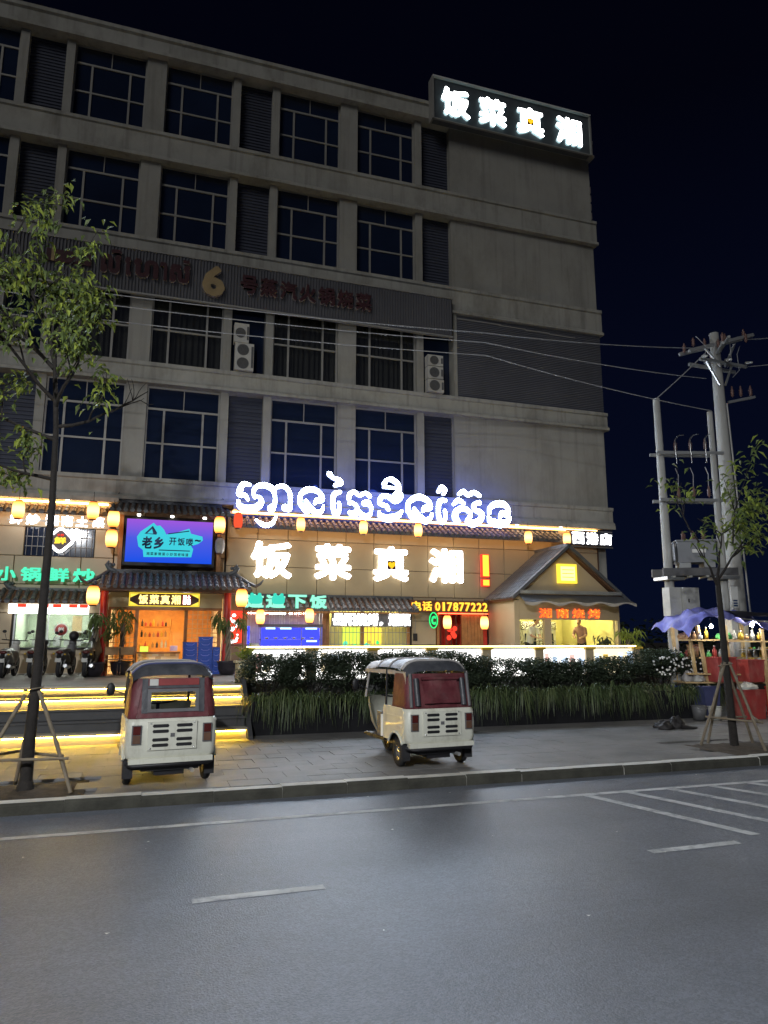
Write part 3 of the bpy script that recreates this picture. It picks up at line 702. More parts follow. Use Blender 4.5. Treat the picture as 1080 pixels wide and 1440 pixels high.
# ---------------------------------------------------------------- gate porch with red columns
gt = thing('gate_porch', 'gate porch with red columns and upswept grey tiled roof', 'porch', (.5, -1.2, TZ))
tile_roof(gt, -1.72, 2.88, -2.05, 3.58, -1.05, 4.05, .185, True, (.45,.45))
tile_roof(gt, -1.35, 2.5, .0, 3.70, -.98, 4.05, .185, False)
ridge(gt, (-1.28,-1.02,4.10), (2.44,-1.02,4.10), .06, True, .2)
for s, x0, x1 in ((-1,-1.30,-1.95),(1,2.46,3.10)):
    mb = MB(); mb.tube([(x0,-1.05,4.1),((x0*.45+x1*.55),-1.65,3.78),(x1+.12*-s,-2.05,3.66),(x1,-2.2,3.74),(x1+.08*s,-2.25,3.86)], [.06,.055,.05,.04,.015], 7); mb.build('hip_ridge', 'tile', gt)
Bx(-1.55,2.7,-2.0,-1.1,3.46,3.52).build('eave_board', 'wood_dark', gt)
for x in (-1.33,2.18):
    mb = MB(); mb.lathe([(.16,TZ),(.16,TZ+.12),(.11,TZ+.16),(.11,3.46)], (x,-1.75,0), 14); mb.build('column', 'red_paint', gt)
Bx(-1.22,2.07,-1.30,-1.18,3.02,3.46).build('lintel', 'cream', gt)
Bx(-1.22,2.07,-1.32,-1.16,2.94,3.02).build('lintel_rail', 'wood', gt)
for x in (-1.2,-.42,1.00,2.0): Bx(x-.05,x+.05,-1.3,-1.18,TZ,2.94).build('post', 'wood', gt)
for x0, x1 in ((-1.15,-.47),(1.05,1.95)):
    mb = MB(); n = 6; m = 13
    for k in range(1,n): x = x0+(x1-x0)*k/n; mb.box(x-.012,x+.012,-1.255,-1.225,TZ+.1,2.94)
    for k in range(1,m): z = TZ+.1+(1.8)*k/m; mb.box(x0,x1,-1.252,-1.228,z-.012,z+.012)
    mb.build('lattice', 'wood_light', gt)
# name board over the door
nb = thing('door_name_board', 'brown and yellow name board 饭菜真湘 under the porch roof', 'sign', (.35, -1.35, 3.05))
Bx(-.67,1.37,-1.37,-1.305,3.05,3.45).build('board', 'wood_dark', nb)
for z0, z1 in ((3.05,3.07),(3.43,3.45)): Bx(-.67,1.37,-1.385,-1.37,z0,z1).build('border', 'e_yellow', nb)
for x0 in (-.67,1.35): Bx(x0,x0+.02,-1.385,-1.37,3.07,3.43).build('border', 'e_yellow', nb)
for s, x0 in ((1,-.64),(-1,1.34)):
    for z0, z1 in ((3.42,3.30),(3.08,3.20)): MB().add([(x0,-1.38,z0),(x0+.24*s,-1.38,z0),(x0,-1.38,z1)], [(0,1,2)]).build('corner_fill', 'e_poster_y', nb)
text_row(nb, '饭菜真湘', -.42, .83, 3.11, 3.40, -1.37, .025, ('e_gold',), .1, .05)
Bx(.86,1.12,-1.376,-1.37,3.11,3.40).build('seal', 'red_paint', nb)
text_row(nb, '湖土', .87, 1.11, 3.26, 3.39, -1.377, .01, ('e_white_small',), .2, .03); text_row(nb, '南菜', .87, 1.11, 3.12, 3.25, -1.377, .01, ('e_white_small',), .2, .03)
# hall seen through the gate
hall = thing('entrance_hall', 'warm lit entrance hall with orange wooden shelves seen through the gate', 'room', (.4, 1.5, TZ))
Bx(-1.3,2.2,3.2,3.3,TZ,3.6).build('back_wall', 'orange_wood', hall); Bx(-1.3,-1.2,-1.15,3.2,TZ,3.4).build('side_wall', 'room_white', hall); Bx(2.1,2.2,-1.15,3.2,TZ,3.4).build('side_wall', 'room_white', hall)
Bx(-1.3,2.2,-1.1,3.2,3.35,3.4).build('ceiling', 'room_red', hall); Bx(-1.2,2.1,-1.1,3.2,TZ+.001,TZ+.02).build('floor', 'room_white', hall)
for k, (x, y) in enumerate(((-.1,-.3),(.75,-.3),(-.1,1.4),(.75,1.4))):
    mb = MB(); mb.lathe([(.001,0),(.30,0),(.30,.05),(.22,.09)], (x,y,3.24), 16); mb.build('ceiling_lamp', 'e_tube_warm', hall)
for k, z in enumerate((1.75,2.1,2.45)):
    Bx(-.38,.62,1.1,1.5,z,z+.05).build('shelf', 'orange_wood', hall)
    for q in range(7):
        x = -.3+.13*q+rng.uniform(-.02,.02); h = rng.uniform(.12,.26); mb = MB(); mb.lathe([(.035,0),(.04,h*.6),(.015,h*.8),(.015,h),(.001,h)], (x,1.25,z+.052), 8)
        mb.build('jar', rng.choice(('white_plastic','red_plastic','cardboard','yellow_tub','ceramic')), hall)
for x in (-.40,.64): Bx(x-.02,x+.02,1.08,1.5,TZ,2.75).build('shelf_side', 'orange_wood', hall)
Bx(.70,1.0,1.1,1.3,TZ,2.3).build('cabinet', 'orange_wood', hall)
ct = thing('brick_counter', 'pale brick fronted reception counter with a dark top inside the gate', 'counter', (.3, .3, TZ))
Bx(-.36,.9,.32,.75,TZ,1.62).build('core', 'room_white', ct); Bx(-.40,.94,.24,.80,1.62,1.68).build('top', 'wood_dark', ct)
for j in range(6):
    for i in range(7):
        x = -.36 + .18*i + (.09 if j % 2 else 0)
        if x+.17 > .9: continue
        Bx(x,x+.17,.29,.32,TZ+.02+.094*j,TZ+.105+.094*j).build('brick', rng.choice(('room_white','cream','step_stone')), ct)
Bx(-.30,-.05,.4,.6,1.685,1.85).single('menu_card', 'e_poster_yg', 'glowing yellow green card standing on the brick counter', 'card')
Bx(.62,.85,.4,.45,1.70,1.87).single('tablet_screen', 'blue_tarp', 'small blue screen on the brick counter beside the door post', 'screen')
# stacked blue crates by the gate
cr0 = thing('plastic_crate', 'x', 'crate', (0,0,0), 'blue crates stacked beside the gate', local=True)
mb = MB(); w, d, h = .42, .34, .135
mb.box(-w/2,w/2,-d/2,d/2,0,.02); mb.box(-w/2,w/2,-d/2,-d/2+.015,.02,h); mb.box(-w/2,w/2,d/2-.015,d/2,.02,h); mb.box(-w/2,-w/2+.015,-d/2+.015,d/2-.015,.02,h); mb.box(w/2-.015,w/2,-d/2+.015,d/2-.015,.02,h); mb.build('tub', 'blue_crate', cr0)
Bx(-w/2-.012,w/2+.012,-d/2-.012,d/2+.012,h,h+.02).build('rim', 'blue_crate', cr0)
mb = MB(); mb.tube([(-.13,-d/2-.008,.11),(-.07,-d/2-.012,.07),(.07,-d/2-.012,.07),(.13,-d/2-.008,.11)], .008, 6); mb.build('handle', 'blue_tarp', cr0)
first = True
for ci, (x, n, wh) in enumerate(((1.14,6,'nearest the door'),(1.58,7,'in the taller middle'),(1.90,5,'beside the red column'))):
    for k in range(n):
        o = cr0 if first else copy_tree(cr0); first = False
        ordn = ('bottom','second','third','fourth','fifth','sixth','seventh')[k]
        o.location = (x + rng.uniform(-.008,.008), -1.62 - .02*ci, TZ + .002 + .157*k); o.scale.x = .96 if ci < 2 else .5
        o['label'] = f'blue plastic crate, {ordn} from the floor in the stack {wh}'
# folding chairs by the gate
def fold_chair(x, y, label):
    t = thing('folding_chair', label, 'chair', (x, y, TZ), 'folding chairs inside the gate')
    for s in (-.19,.19):
        MB().tube([(x+s,y+.22,TZ),(x+s,y-.14,TZ+.82)],.012,6).build('leg', 'chrome', t); MB().tube([(x+s*.9,y-.2,TZ),(x+s*.9,y+.18,TZ+.46)],.012,6).build('leg', 'chrome', t)
    Bx(x-.19,x+.19,y-.16,y+.2,TZ+.44,TZ+.47).build('seat', 'cardboard', t); Bx(x-.18,x+.18,y-.145,y-.115,TZ+.58,TZ+.80).build('backrest', 'cardboard', t)
fold_chair(-1.02, -1.95, 'folding chair with brown seat nearest the red column'); fold_chair(-.60, -1.95, 'folding chair with brown seat nearest the gate opening')

# LED billboard above the gate
bb = thing('led_billboard', 'purple and blue lit billboard with cyan splash reading 老乡开饭喽', 'billboard', (.4, -.5, 4.4))
m = bpy.data.materials.new('billboard_face'); m.use_nodes = True; N = m.node_tree.nodes; L = m.node_tree.links; N.clear()
geo = N.new('ShaderNodeNewGeometry'); sp = N.new('ShaderNodeSeparateXYZ'); L.new(geo.outputs['Position'], sp.inputs[0])
mr = N.new('ShaderNodeMapRange'); mr.inputs['From Min'].default_value = 4.45; mr.inputs['From Max'].default_value = 5.85; L.new(sp.outputs['Z'], mr.inputs['Value'])
rp = N.new('ShaderNodeValToRGB'); e = rp.color_ramp.elements; e[0].position = 0; e[0].color = (.012,.10,.95,1); e[1].position = 1; e[1].color = (.42,.12,.85,1)
k = rp.color_ramp.elements.new(.55); k.color = (.09,.13,.90,1); L.new(mr.outputs[0], rp.inputs[0])
em = N.new('ShaderNodeEmission'); em.inputs[1].default_value = .85; L.new(rp.outputs[0], em.inputs[0]); oo = N.new('ShaderNodeOutputMaterial'); L.new(em.outputs[0], oo.inputs[0]); MATS['billboard_face'] = m
Bx(-.98,1.82,-.50,-.20,4.36,5.92).build('cabinet', 'black', bb)
Bx(-.90,1.74,-.515,-.502,4.46,5.82).build('screen', 'billboard_face', bb)
splash = [(-.52,4.95),(-.58,5.25),(-.48,5.42),(-.38,5.50),(-.10,5.72),(.0,5.62),(.10,5.64),(.22,5.52),(.30,5.36),(.62,5.44),(1.0,5.58),(1.06,5.42),(1.42,5.34),(1.44,5.22),(1.30,5.10),(1.08,5.02),(1.15,4.92),(1.10,4.66),(-.35,4.62),(-.38,4.84)]
MB().prism(splash, 'xz', -.530, -.516).build('splash', 'e_cyan', bb)
text_row(bb, '老乡', -.44, .26, 4.88, 5.28, -.531, .012, ('ink_blue',), .1, .05); text_row(bb, '开饭喽', .38, 1.16, 5.02, 5.27, -.531, .012, ('ink_blue',), .14, .03)
glyph(bb, '~', 1.18, 1.38, 5.16, 5.24, -.531, .012, ('ink_blue',), .06)
text_row(bb, '湘菜家常菜小炒馆老味道', -.28, 1.02, 4.68, 4.78, -.531, .010, ('ink_blue',), .2, .02, 'caption_character')
Bx(.10,1.05,-.545,-.531,4.84,4.87).build('underline', 'ink_blue', bb)
mb = MB(); mb.bar((.36,-.54,5.38),(1.0,-.54,5.50),.02,.03); mb.build('brush_mark', 'ink_blue', bb)
mb = MB(); mb.prism([(-.36,5.36),(-.12,5.62),(.02,5.40),(.0,5.34)], 'xz', -.540, -.531); mb.build('roof_mark', 'ink_blue', bb); MB().prism([(-.28,5.37),(-.14,5.52),(-.10,5.37)], 'xz', -.546, -.541).build('roof_mark_inner', 'e_cyan', bb)
for x in (-.55,.45,1.45):
    mb = MB(); mb.tube([(x,-.45,5.92),(x,-.62,5.98),(x,-.78,5.94)],.014,6); mb.build('lamp_arm', 'black', bb)
    mb = MB(); mb.lathe([(.001,-.012),(.05,0),(.05,.05)], (x,-.78,5.88), 10); mb.build('spot_lamp', 'e_downlight', bb)
ur = thing('billboard_roof', 'dark tiled canopy roof above the blue billboard', 'tiled eave', (.4, -.6, 6.0))
tile_roof(ur, -1.42, 2.28, -1.15, 5.98, -.02, 6.42, .19, True, (.25,.25)); ridge(ur, (-1.15,-.1,6.46), (2.0,-.1,6.46), .06, True, .16)
for x in (-1.05,1.95): Bx(x-.06,x+.06,-.62,-.02,4.2,5.92).build('bracket_post', 'wood', ur)

# ---------------------------------------------------------------- counter shop on the left
sh = thing('counter_shop', 'pale green lit takeaway counter room behind the scooters', 'shop room', (-2.8, 1, TZ))
Bx(-3.95,-1.7,2.6,2.7,TZ,3.1).build('back_wall', 'room_green', sh); Bx(-4.0,-3.92,.3,2.6,TZ,3.1).build('side_wall', 'room_green', sh); Bx(-1.74,-1.66,.3,2.6,TZ,3.1).build('side_wall', 'room_green', sh)
Bx(-3.95,-1.7,.3,2.6,2.98,3.05).build('ceiling', 'room_white', sh); Bx(-3.95,-1.7,.0,2.6,TZ+.001,TZ+.02).build('floor', 'room_white', sh)
for x in (-3.3,-2.3): Bx(x-.4,x+.4,1.0,1.06,2.92,2.97).build('tube_lamp', 'e_tube_shop', sh)
Bx(-3.92,-1.72,.03,.30,TZ,1.78).build('counter_front', 'panel', sh); Bx(-3.92,-1.68,-.10,.4,1.78,1.83).build('counter_top', 'black', sh)
for z in (1.95,2.3): Bx(-2.6,-1.75,2.25,2.6,z,z+.04).build('shelf', 'steel', sh)
Bx(-2.55,-2.25,2.5,2.59,2.2,2.85).build('door', 'wood_light', sh)
for k in range(5): Bx(-3.7+.32*k,-3.5+.32*k,2.2,2.5,1.86,2.05+.05*(k%3)).build('appliance', 'steel', sh)
for x in (-3.93,-3.0,-1.72): Bx(x-.02,x+.02,.08,.12,1.83,2.86).build('frame_post', 'steel', sh)
Bx(-3.91,-1.74,.095,.10,1.83,2.86).build('glass_pane', 'window_glass', sh)
lg = thing('round_red_decal', 'round red decal with white rays on the counter glass', 'decal', (-2.62, .08, 2.2))
mb = MB(); mb.lathe([(.001,0),(.17,0),(.17,.006),(.001,.006)], (-2.62,.070,2.36), 24, axis='y'); mb.build('disc', 'red_plastic', lg)
mb = MB(); mb.lathe([(.17,0),(.20,0),(.20,.006),(.17,.006)], (-2.62,.068,2.36), 24, axis='y'); mb.build('ring', 'white_paint', lg)
for k in range(12):
    a = k*math.pi/6; MB().bar((-2.62+.22*math.cos(a),.072,2.36+.22*math.sin(a)),(-2.62+.27*math.cos(a),.072,2.36+.27*math.sin(a)),.006,.03,up=(0,1,0)).build('ray', 'red_plastic', lg)
glyph(lg, '鲜', -2.71, -2.53, 2.28, 2.44, .068, .006, ('white_paint',), .04)
ls = thing('light_strip_sign', 'overexposed white light box strip with red print over the counter', 'sign', (-3, -.2, 2.8))
Bx(-4.08,-1.86,-.22,-.06,2.84,3.12).build('box', 'e_box_white', ls)
for x in (-3.72,-3.1,-2.75,-2.3,-2.0): Bx(x-.12,x+.12,-.226,-.221,3.02,3.12).build('print_block', 'e_red', ls)
sw_ = thing('white_character_row', 'white lit characters 鲜炒湖南土菜 under the short eave', 'sign', (-2.9, -.4, 5.5))
for ch, x0, x1 in (('鲜',-4.22,-3.90),('炒',-3.78,-3.40),('湖',-3.25,-2.88),('南',-2.80,-2.47),('土',-2.38,-2.04),('菜',-1.91,-1.57)): glyph(sw_, ch, x0, x1, 5.50, 5.82, -.42, .05, ('e_white_small',), .04)
Bx(-4.3,-1.5,-.40,-.37,5.62,5.66).build('rail', 'alu', sw_)
gw = thing('barred_window', 'dark window with pale bars behind the rounded diamond sign', 'window', (-2.85, 0, 4.6))
Bx(-3.83,-1.86,.02,.045,4.61,5.49).build('pane', 'darkglass', gw)
for k in range(13): x = -3.78+.155*k; MB().tube([(x,-.03,4.62),(x,-.03,5.48)],.010,5).build('bar', 'bars', gw)
for z in (4.9,5.2): Bx(-3.82,-1.87,-.024,-.012,z-.01,z+.01).build('cross_bar', 'bars', gw)
dm = thing('diamond_sign', 'white rounded diamond ring sign with yellow and red 鲜 character', 'sign', (-2.8, -.3, 4.7))
def rdia(s, rr):
    pts = []
    for q in range(4):
        a0 = q*math.pi/2; cx, cz = s*math.cos(a0)*.62, s*math.sin(a0)*.62
        for k in range(7): t = a0 - math.pi/4 + (math.pi/2)*k/6; pts.append((-2.80+cx+rr*math.cos(t), 5.07+cz+rr*math.sin(t)))
    return pts
o_, i_ = rdia(.36,.17), rdia(.36,.09); n_ = len(o_)
mb = MB(); mb.add([(x,-.36,z) for x,z in o_]+[(x,-.36,z) for x,z in i_], [(k,(k+1)%n_,n_+(k+1)%n_,n_+k) for k in range(n_)]); mb.build('ring', 'e_white_small', dm)
mb = MB(); mb.add([(x,-.36,z) for x,z in o_]+[(x,-.26,z) for x,z in o_], [(k,(k+1)%n_,n_+(k+1)%n_,n_+k) for k in range(n_)]); mb.build('ring_side', 'white_paint', dm)
MB().prism(i_, 'xz', -.33, -.28).build('plate', 'dark_letter', dm)
glyph(dm, '鲜', -2.97, -2.63, 4.95, 5.17, -.332, .03, ('e_yellow',), .05); text_row(dm, '小炒', -2.90, -2.70, 5.19, 5.27, -.332, .03, ('e_red',), .1, .03)
gs = thing('green_character_row', 'green lit characters 小锅鲜炒 over the shop eave', 'sign', (-3, -.3, 3.78))
for ch, x0, x1 in (('小',-4.45,-3.93),('锅',-3.82,-3.24),('鲜',-3.10,-2.46),('炒',-2.37,-1.72)): glyph(gs, ch, x0, x1, 3.79, 4.22, -.30, .08, ('e_green','e_green_side'), .05)
# ---------------------------------------------------------------- main signs
kh = thing('khmer_sign', 'large white glowing Khmer letters standing on the tiled eave', 'sign', (7.5, -.4, 5.9))
for gi, gl in enumerate(KHMER):
    mb = MB()
    for si, s in enumerate(gl): stroke(mb, s, -.86, .10+.004*si, (0,1,2))
    me = bpy.data.meshes.new('character'); off = origin_of(kh)
    me.from_pydata([(x-off[0],y-off[1],z-off[2]) for x,y,z in mb.v], [], mb.f)
    for m_ in ('e_white_main','e_blue_side','e_blue_back'): me.materials.append(M(m_))
    me.polygons.foreach_set('material_index', mb.m); me.update(); link(bpy.data.objects.new('character', me), kh)
for z in (6.22,6.50): Bx(2.45,12.3,-.84,-.80,z,z+.035).build('rail', 'alu', kh)
for k in range(9): MB().tube([(2.9+1.12*k,-.82,6.23),(2.9+1.12*k,-.10,6.42)],.015,5).build('bracket', 'alu', kh)
ms = thing('main_wall_sign', 'white glowing characters 饭菜真湘 on the tan panels', 'sign', (7, -.1, 4.05))
for ch, x0, x1 in (('饭',3.04,4.42),('菜',5.20,6.50),('真',7.31,8.61),('湘',9.41,10.72)): glyph(ms, ch, x0, x1, 4.08, 5.32, -.10, .12, ('e_white','e_soft'), .038)
Bx(7.80,8.14,-.236,-.225,4.50,4.82).build('heart_plate', 'dark_letter', ms); heart(ms, 7.97, 4.66, .14, -.24)
ex = thing('exclamation_sign', 'yellow lit exclamation mark beside the white 湘', 'sign', (11.65, -.1, 4.0))
for z0, z1 in ((4.34,5.18),(4.0,4.26)):
    Bx(11.50,11.80,-.20,-.05,z0,z1).build('body', 'e_red', ex); Bx(11.53,11.77,-.215,-.202,z0+.03,z1-.03).build('face', 'e_yellow', ex)
gm = thing('green_frog_sign', 'green lit characters 道道下饭 over the strip curtain, first two frog shaped', 'sign', (4.1, -.75, 3.0))
for ch, x0, x1 in (('道',2.80,3.42),('道',3.46,4.12),('下',4.18,4.82),('饭',4.90,5.50)):
    glyph(gm, ch, x0, x1, 3.06, 3.52, -.84, .07, ('e_mint','e_green_side'), .06)
for x0, x1 in ((2.92,3.36),(3.66,4.08)):
    pts = []
    for k in range(20): t = 2*math.pi*k/20; c, s_ = math.cos(t), math.sin(t); pts.append(((x0+x1)/2 + (x1-x0)/2*math.copysign(abs(c)**.6,c), 3.33 + .14*math.copysign(abs(s_)**.6,s_)))
    MB().prism(pts, 'xz', -.935, -.912).build('frog_face', 'e_teal', gm)
    for xx in (x0+.1,x1-.1):
        mb = MB(); mb.lathe([(.001,-.02),(.06,-.02),(.06,0)], (xx,-.915,3.49), 10, axis='y'); mb.build('frog_eye', 'e_teal', gm)
wl = thing('white_led_sign', 'white LED character board 岳阳烧烤湘菜 over the barred window', 'sign', (7.2, -.4, 2.5))
Bx(5.78,8.62,-.42,-.34,2.50,3.00).build('board', 'grey_plastic', wl)
text_row(wl, '岳阳烧烤', 5.80, 7.42, 2.53, 2.97, -.42, .03, ('e_white_small',), .03, .05); glyph(wl, '，', 7.46, 7.58, 2.54, 2.66, -.42, .03, ('e_white_small',), .05)
text_row(wl, '湘菜', 7.78, 8.60, 2.53, 2.97, -.42, .03, ('e_white_small',), .03, .05)
ph = thing('phone_sign', 'yellow lit characters and number 电话 017877222 on dark board', 'sign', (10.3, -.4, 3.0))
Bx(8.62,11.60,-.40,-.02,3.02,3.44).build('board', 'wood_dark', ph)
text_row(ph, '电话', 8.62, 9.42, 3.06, 3.40, -.40, .05, ('e_yellow','e_yellow_red'), .08, .04)
text_row(ph, '017877222', 9.50, 11.58, 3.06, 3.38, -.40, .05, ('e_yellow','e_yellow_red'), .12, .035)
cs = thing('green_ring_sign', 'small oval green neon sign with a C beside the red doorway', 'sign', (9.5, -.3, 2.45))
def oval(rx, rz, Y0, Y1, nm, mt, cx=9.5, cz=2.74):
    MB().prism([(cx+rx*math.cos(2*math.pi*k/20), cz+rz*math.sin(2*math.pi*k/20)) for k in range(20)], 'xz', Y0, Y1).build(nm, mt, cs)
oval(.16,.29,-.30,-.26,'plate','screen_off'); 
mb = MB(); mb.tube([(9.5+.15*math.cos(2*math.pi*k/24),-.32,2.74+.27*math.sin(2*math.pi*k/24)) for k in range(25)],.02,6,caps=False); mb.build('ring', 'e_neon_green', cs)
glyph(cs, 'C', 9.42, 9.59, 2.58, 2.90, -.30, .03, ('e_neon_green',), .06)
bs = thing('branch_sign', 'row of three white lit boxes reading 西港店 at the frontage corner', 'sign', (16, -.3, 5.6))
for ch, x0 in (('西',15.24),('港',15.86),('店',16.48)):
    Bx(x0-.04,x0+.56,-.42,-.30,5.66,6.20).build('box', 'screen_off', bs); glyph(bs, ch, x0, x0+.52, 5.70, 6.16, -.42, .05, ('e_white_small',), .035)
Bx(15.1,17.15,-.30,-.22,5.60,5.64).build('rail', 'alu', bs); Bx(15.1,17.15,-.30,-.22,6.22,6.26).build('rail', 'alu', bs)

# ---------------------------------------------------------------- open bays under the mid eave
cb = thing('curtain_bay', 'open bay with hanging plastic strip curtains lit red and violet', 'shop room', (4.3, 1, TZ))
Bx(2.88,5.68,3.0,3.1,TZ,3.1).build('back_wall', 'room_white', cb); Bx(2.85,2.90,.3,3.0,TZ,3.1).build('side_wall', 'room_white', cb); Bx(5.66,5.70,.3,3.0,TZ,3.1).build('side_wall', 'room_white', cb); Bx(2.88,5.68,.1,3.0,3.06,3.12).build('ceiling', 'room_white', cb)
for x in (2.95,5.62): Bx(x-.06,x+.06,-.02,.12,TZ,3.1).build('post', 'wood', cb)
x = 3.05
while x < 5.55:
    w = rng.uniform(.05,.085); zb = 1.95 if x < 5.2 else 1.1
    y = .02 + rng.uniform(-.02,.02)
    mb = MB(); mb.add([(x,y,zb),(x+w,y+.01,zb),(x+w,y+.01,3.05),(x,y,3.05)], [(0,1,2,3)]); mb.build('curtain_strip', 'strip_curtain', cb); x += w + rng.uniform(.0,.03)
Bx(3.2,5.4,1.2,1.26,2.95,3.0).build('tube_lamp', 'e_tube', cb)
Bx(3.02,3.08,-.15,-.10,1.7,2.5).build('violet_lamp', 'e_blue', cb)
for x0 in (2.95,4.55): Bx(x0,x0+.7,-.30,-.27,2.90,2.92).build('red_lamp', 'e_red_glow', cb)
dc = thing('blue_display_cabinet', 'glass display cabinet glowing deep blue under the strip curtain', 'display cabinet', (4.4, -.5, 1.6))
Bx(3.40,5.38,-.30,-.26,1.82,2.44).build('back_panel', 'e_blue', dc); Bx(3.34,5.44,-.62,-.24,2.48,2.56).build('canopy', 'grey_plastic', dc)
for x in (3.38,4.72,5.40): Bx(x-.02,x+.02,-.60,-.56,1.45,2.48).build('post', 'blue_tarp', dc)
for z in (2.06,1.80): Bx(3.36,5.42,-.60,-.30,z,z+.025).build('shelf', 'blue_tarp', dc)
for x0, x1, z in ((3.55,3.85,2.40),(4.02,4.38,2.40),(4.86,5.24,2.40),(4.90,5.24,1.99)): Bx(x0,x1,-.58,-.53,z,z+.05).build('lamp', 'e_ice', dc)
for k in range(6):
    x = 3.6+.3*k; mb = MB(); mb.lathe([(.001,0),(.05,0),(.09,.06),(.085,.06),(.05,.012)], (x,-.45,2.086), 10); mb.build('bowl', 'white_plastic', dc)
Bx(3.30,5.46,-.66,-.2,TZ,1.45).build('base', 'panel', dc)
bw = thing('barred_shop_window', 'shop window with thin bars and a yellow green poster pair', 'window', (7.2, 0, TZ))
Bx(5.70,8.74,.35,.40,TZ,3.08).build('backdrop', 'room_yellow', bw)
for x0, x1, nm in ((6.35,6.95,'e_poster_yg'),(7.02,7.78,'e_poster_y')):
    Bx(x0,x1,.28,.30,TZ+.3,2.48).build('poster', nm, bw)
for k in range(16):
    x, z = rng.uniform(6.42,7.7), rng.uniform(1.5,2.1); mb = MB(); s = rng.uniform(.05,.13)
    if 6.86 < x < 7.1: continue
    mb.prism([(x+s*math.cos(q)*rng.uniform(.6,1.2), z+s*math.sin(q)*rng.uniform(.6,1.2)) for q in [k_*.9 for k_ in range(7)]], 'xz', .268-.0005*k, .272-.0005*k); mb.build('poster_print', rng.choice(('e_green','e_box_yellow','e_poster_yg','e_neon_green')), bw)
for x in (5.75,6.98,8.68): Bx(x-.05,x+.05,.02,.12,TZ,3.08).build('mullion', 'wood', bw)
for k in range(22):
    x = 5.85+.13*k; MB().tube([(x,-.03,TZ+.02),(x,-.03,2.52)],.009,5).build('bar', 'bars', bw)
for z in (1.9,2.3): Bx(5.8,8.7,-.045,-.035,z,z+.02).build('cross_bar', 'bars', bw)
Bx(5.9,8.5,.16,.20,2.98,3.02).build('tube_lamp', 'e_tube_yellow', bw)
rb = thing('red_door_bay', 'doorway glowing red with wooden doors and two lanterns', 'doorway', (10.9, .5, TZ))
Bx(9.74,11.79,1.2,1.3,TZ,3.1).build('back_wall', 'room_red', rb); Bx(9.72,9.78,.3,1.2,TZ,3.1).build('side_wall', 'room_red', rb); Bx(11.74,11.79,.3,1.2,TZ,3.1).build('side_wall', 'room_red', rb); Bx(9.74,11.79,.1,1.2,3.04,3.1).build('ceiling', 'room_red', rb)
for x in (9.80,10.78,11.52): Bx(x-.05,x+.05,.0,.1,TZ,3.04).build('post', 'wood', rb)
for k in range(5): Bx(10.84+.135*k,10.84+.125+.135*k,.03,.07,TZ,3.0).build('door_board', 'wood', rb)
for k in range(4): x = 9.92+.2*k; Bx(x-.012,x+.012,.03,.06,TZ,3.0).build('screen_bar', 'wood_dark', rb)
mb = MB(); mb.bar((9.95,.045,1.6),(10.7,.045,2.6),.03,.02); mb.build('screen_brace', 'wood_dark', rb)
for k in range(5):
    x, z = 10.2+rng.uniform(-.1,.25), 2.3+rng.uniform(-.2,.3); mb = MB(); mb.ball((x,-.02,z), (.10,.03,.10), 8); mb.build('red_ornament', 'e_red', rb)
Bx(9.8,11.76,-.06,-.02,2.98,3.01).build('tube_lamp', 'e_red_glow', rb)
Bx(11.56,11.76,.06,.09,TZ,3.02).build('red_panel', 'room_red', rb)
pr = thing('red_poster', 'red and white poster on the panel right of the gate', 'poster', (2.5, -.05, 2.0))
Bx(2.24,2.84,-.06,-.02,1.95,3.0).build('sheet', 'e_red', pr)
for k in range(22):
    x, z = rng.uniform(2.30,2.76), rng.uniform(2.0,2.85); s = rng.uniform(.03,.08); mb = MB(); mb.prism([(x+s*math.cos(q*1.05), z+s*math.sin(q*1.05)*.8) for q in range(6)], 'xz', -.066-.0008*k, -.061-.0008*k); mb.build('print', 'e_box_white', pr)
sp = thing('door_intercom', 'small dark wall box with a cable right of the barred window', 'wall box', (8.9, -.1, 1.9))
Bx(8.84,8.97,-.10,-.01,2.02,2.28).build('box', 'black', sp); MB().tube([(8.9,-.04,2.28),(8.93,-.05,2.7),(8.86,-.04,3.0)],.012,5).build('cable', 'bars', sp)

# ---------------------------------------------------------------- gabled kitchen pavilion
gk = thing('kitchen_pavilion', 'gabled tan kitchen pavilion with a lit serving opening', 'pavilion', (13.9, -1.8, TZ))
GX0, GX1, GY = 11.80, 16.02, -2.0
Bx(GX0,GX0+.20,GY,.0,TZ,3.40).build('side_wall', 'panel', gk)
Bx(GX1-.10,GX1,GY,.0,TZ,3.40).build('side_wall', 'panel', gk)
Bx(GX0+.205,GX1-.105,GY,GY+.15,2.75,3.44).build('lintel', 'panel', gk)
Bx(12.95,13.22,GY,GY+.15,TZ,2.75).build('post', 'panel', gk); Bx(GX0+.205,GX1-.105,GY+.02,GY+.14,TZ,1.75).build('sill_wall', 'panel', gk)
mb = MB(); mb.prism([(GX0-.0,3.44),(GX1+.0,3.44),(13.90,5.18)], 'xz', GY+.02, GY+.14); mb.build('gable_wall', 'panel', gk)
AP = (13.90, 5.32)
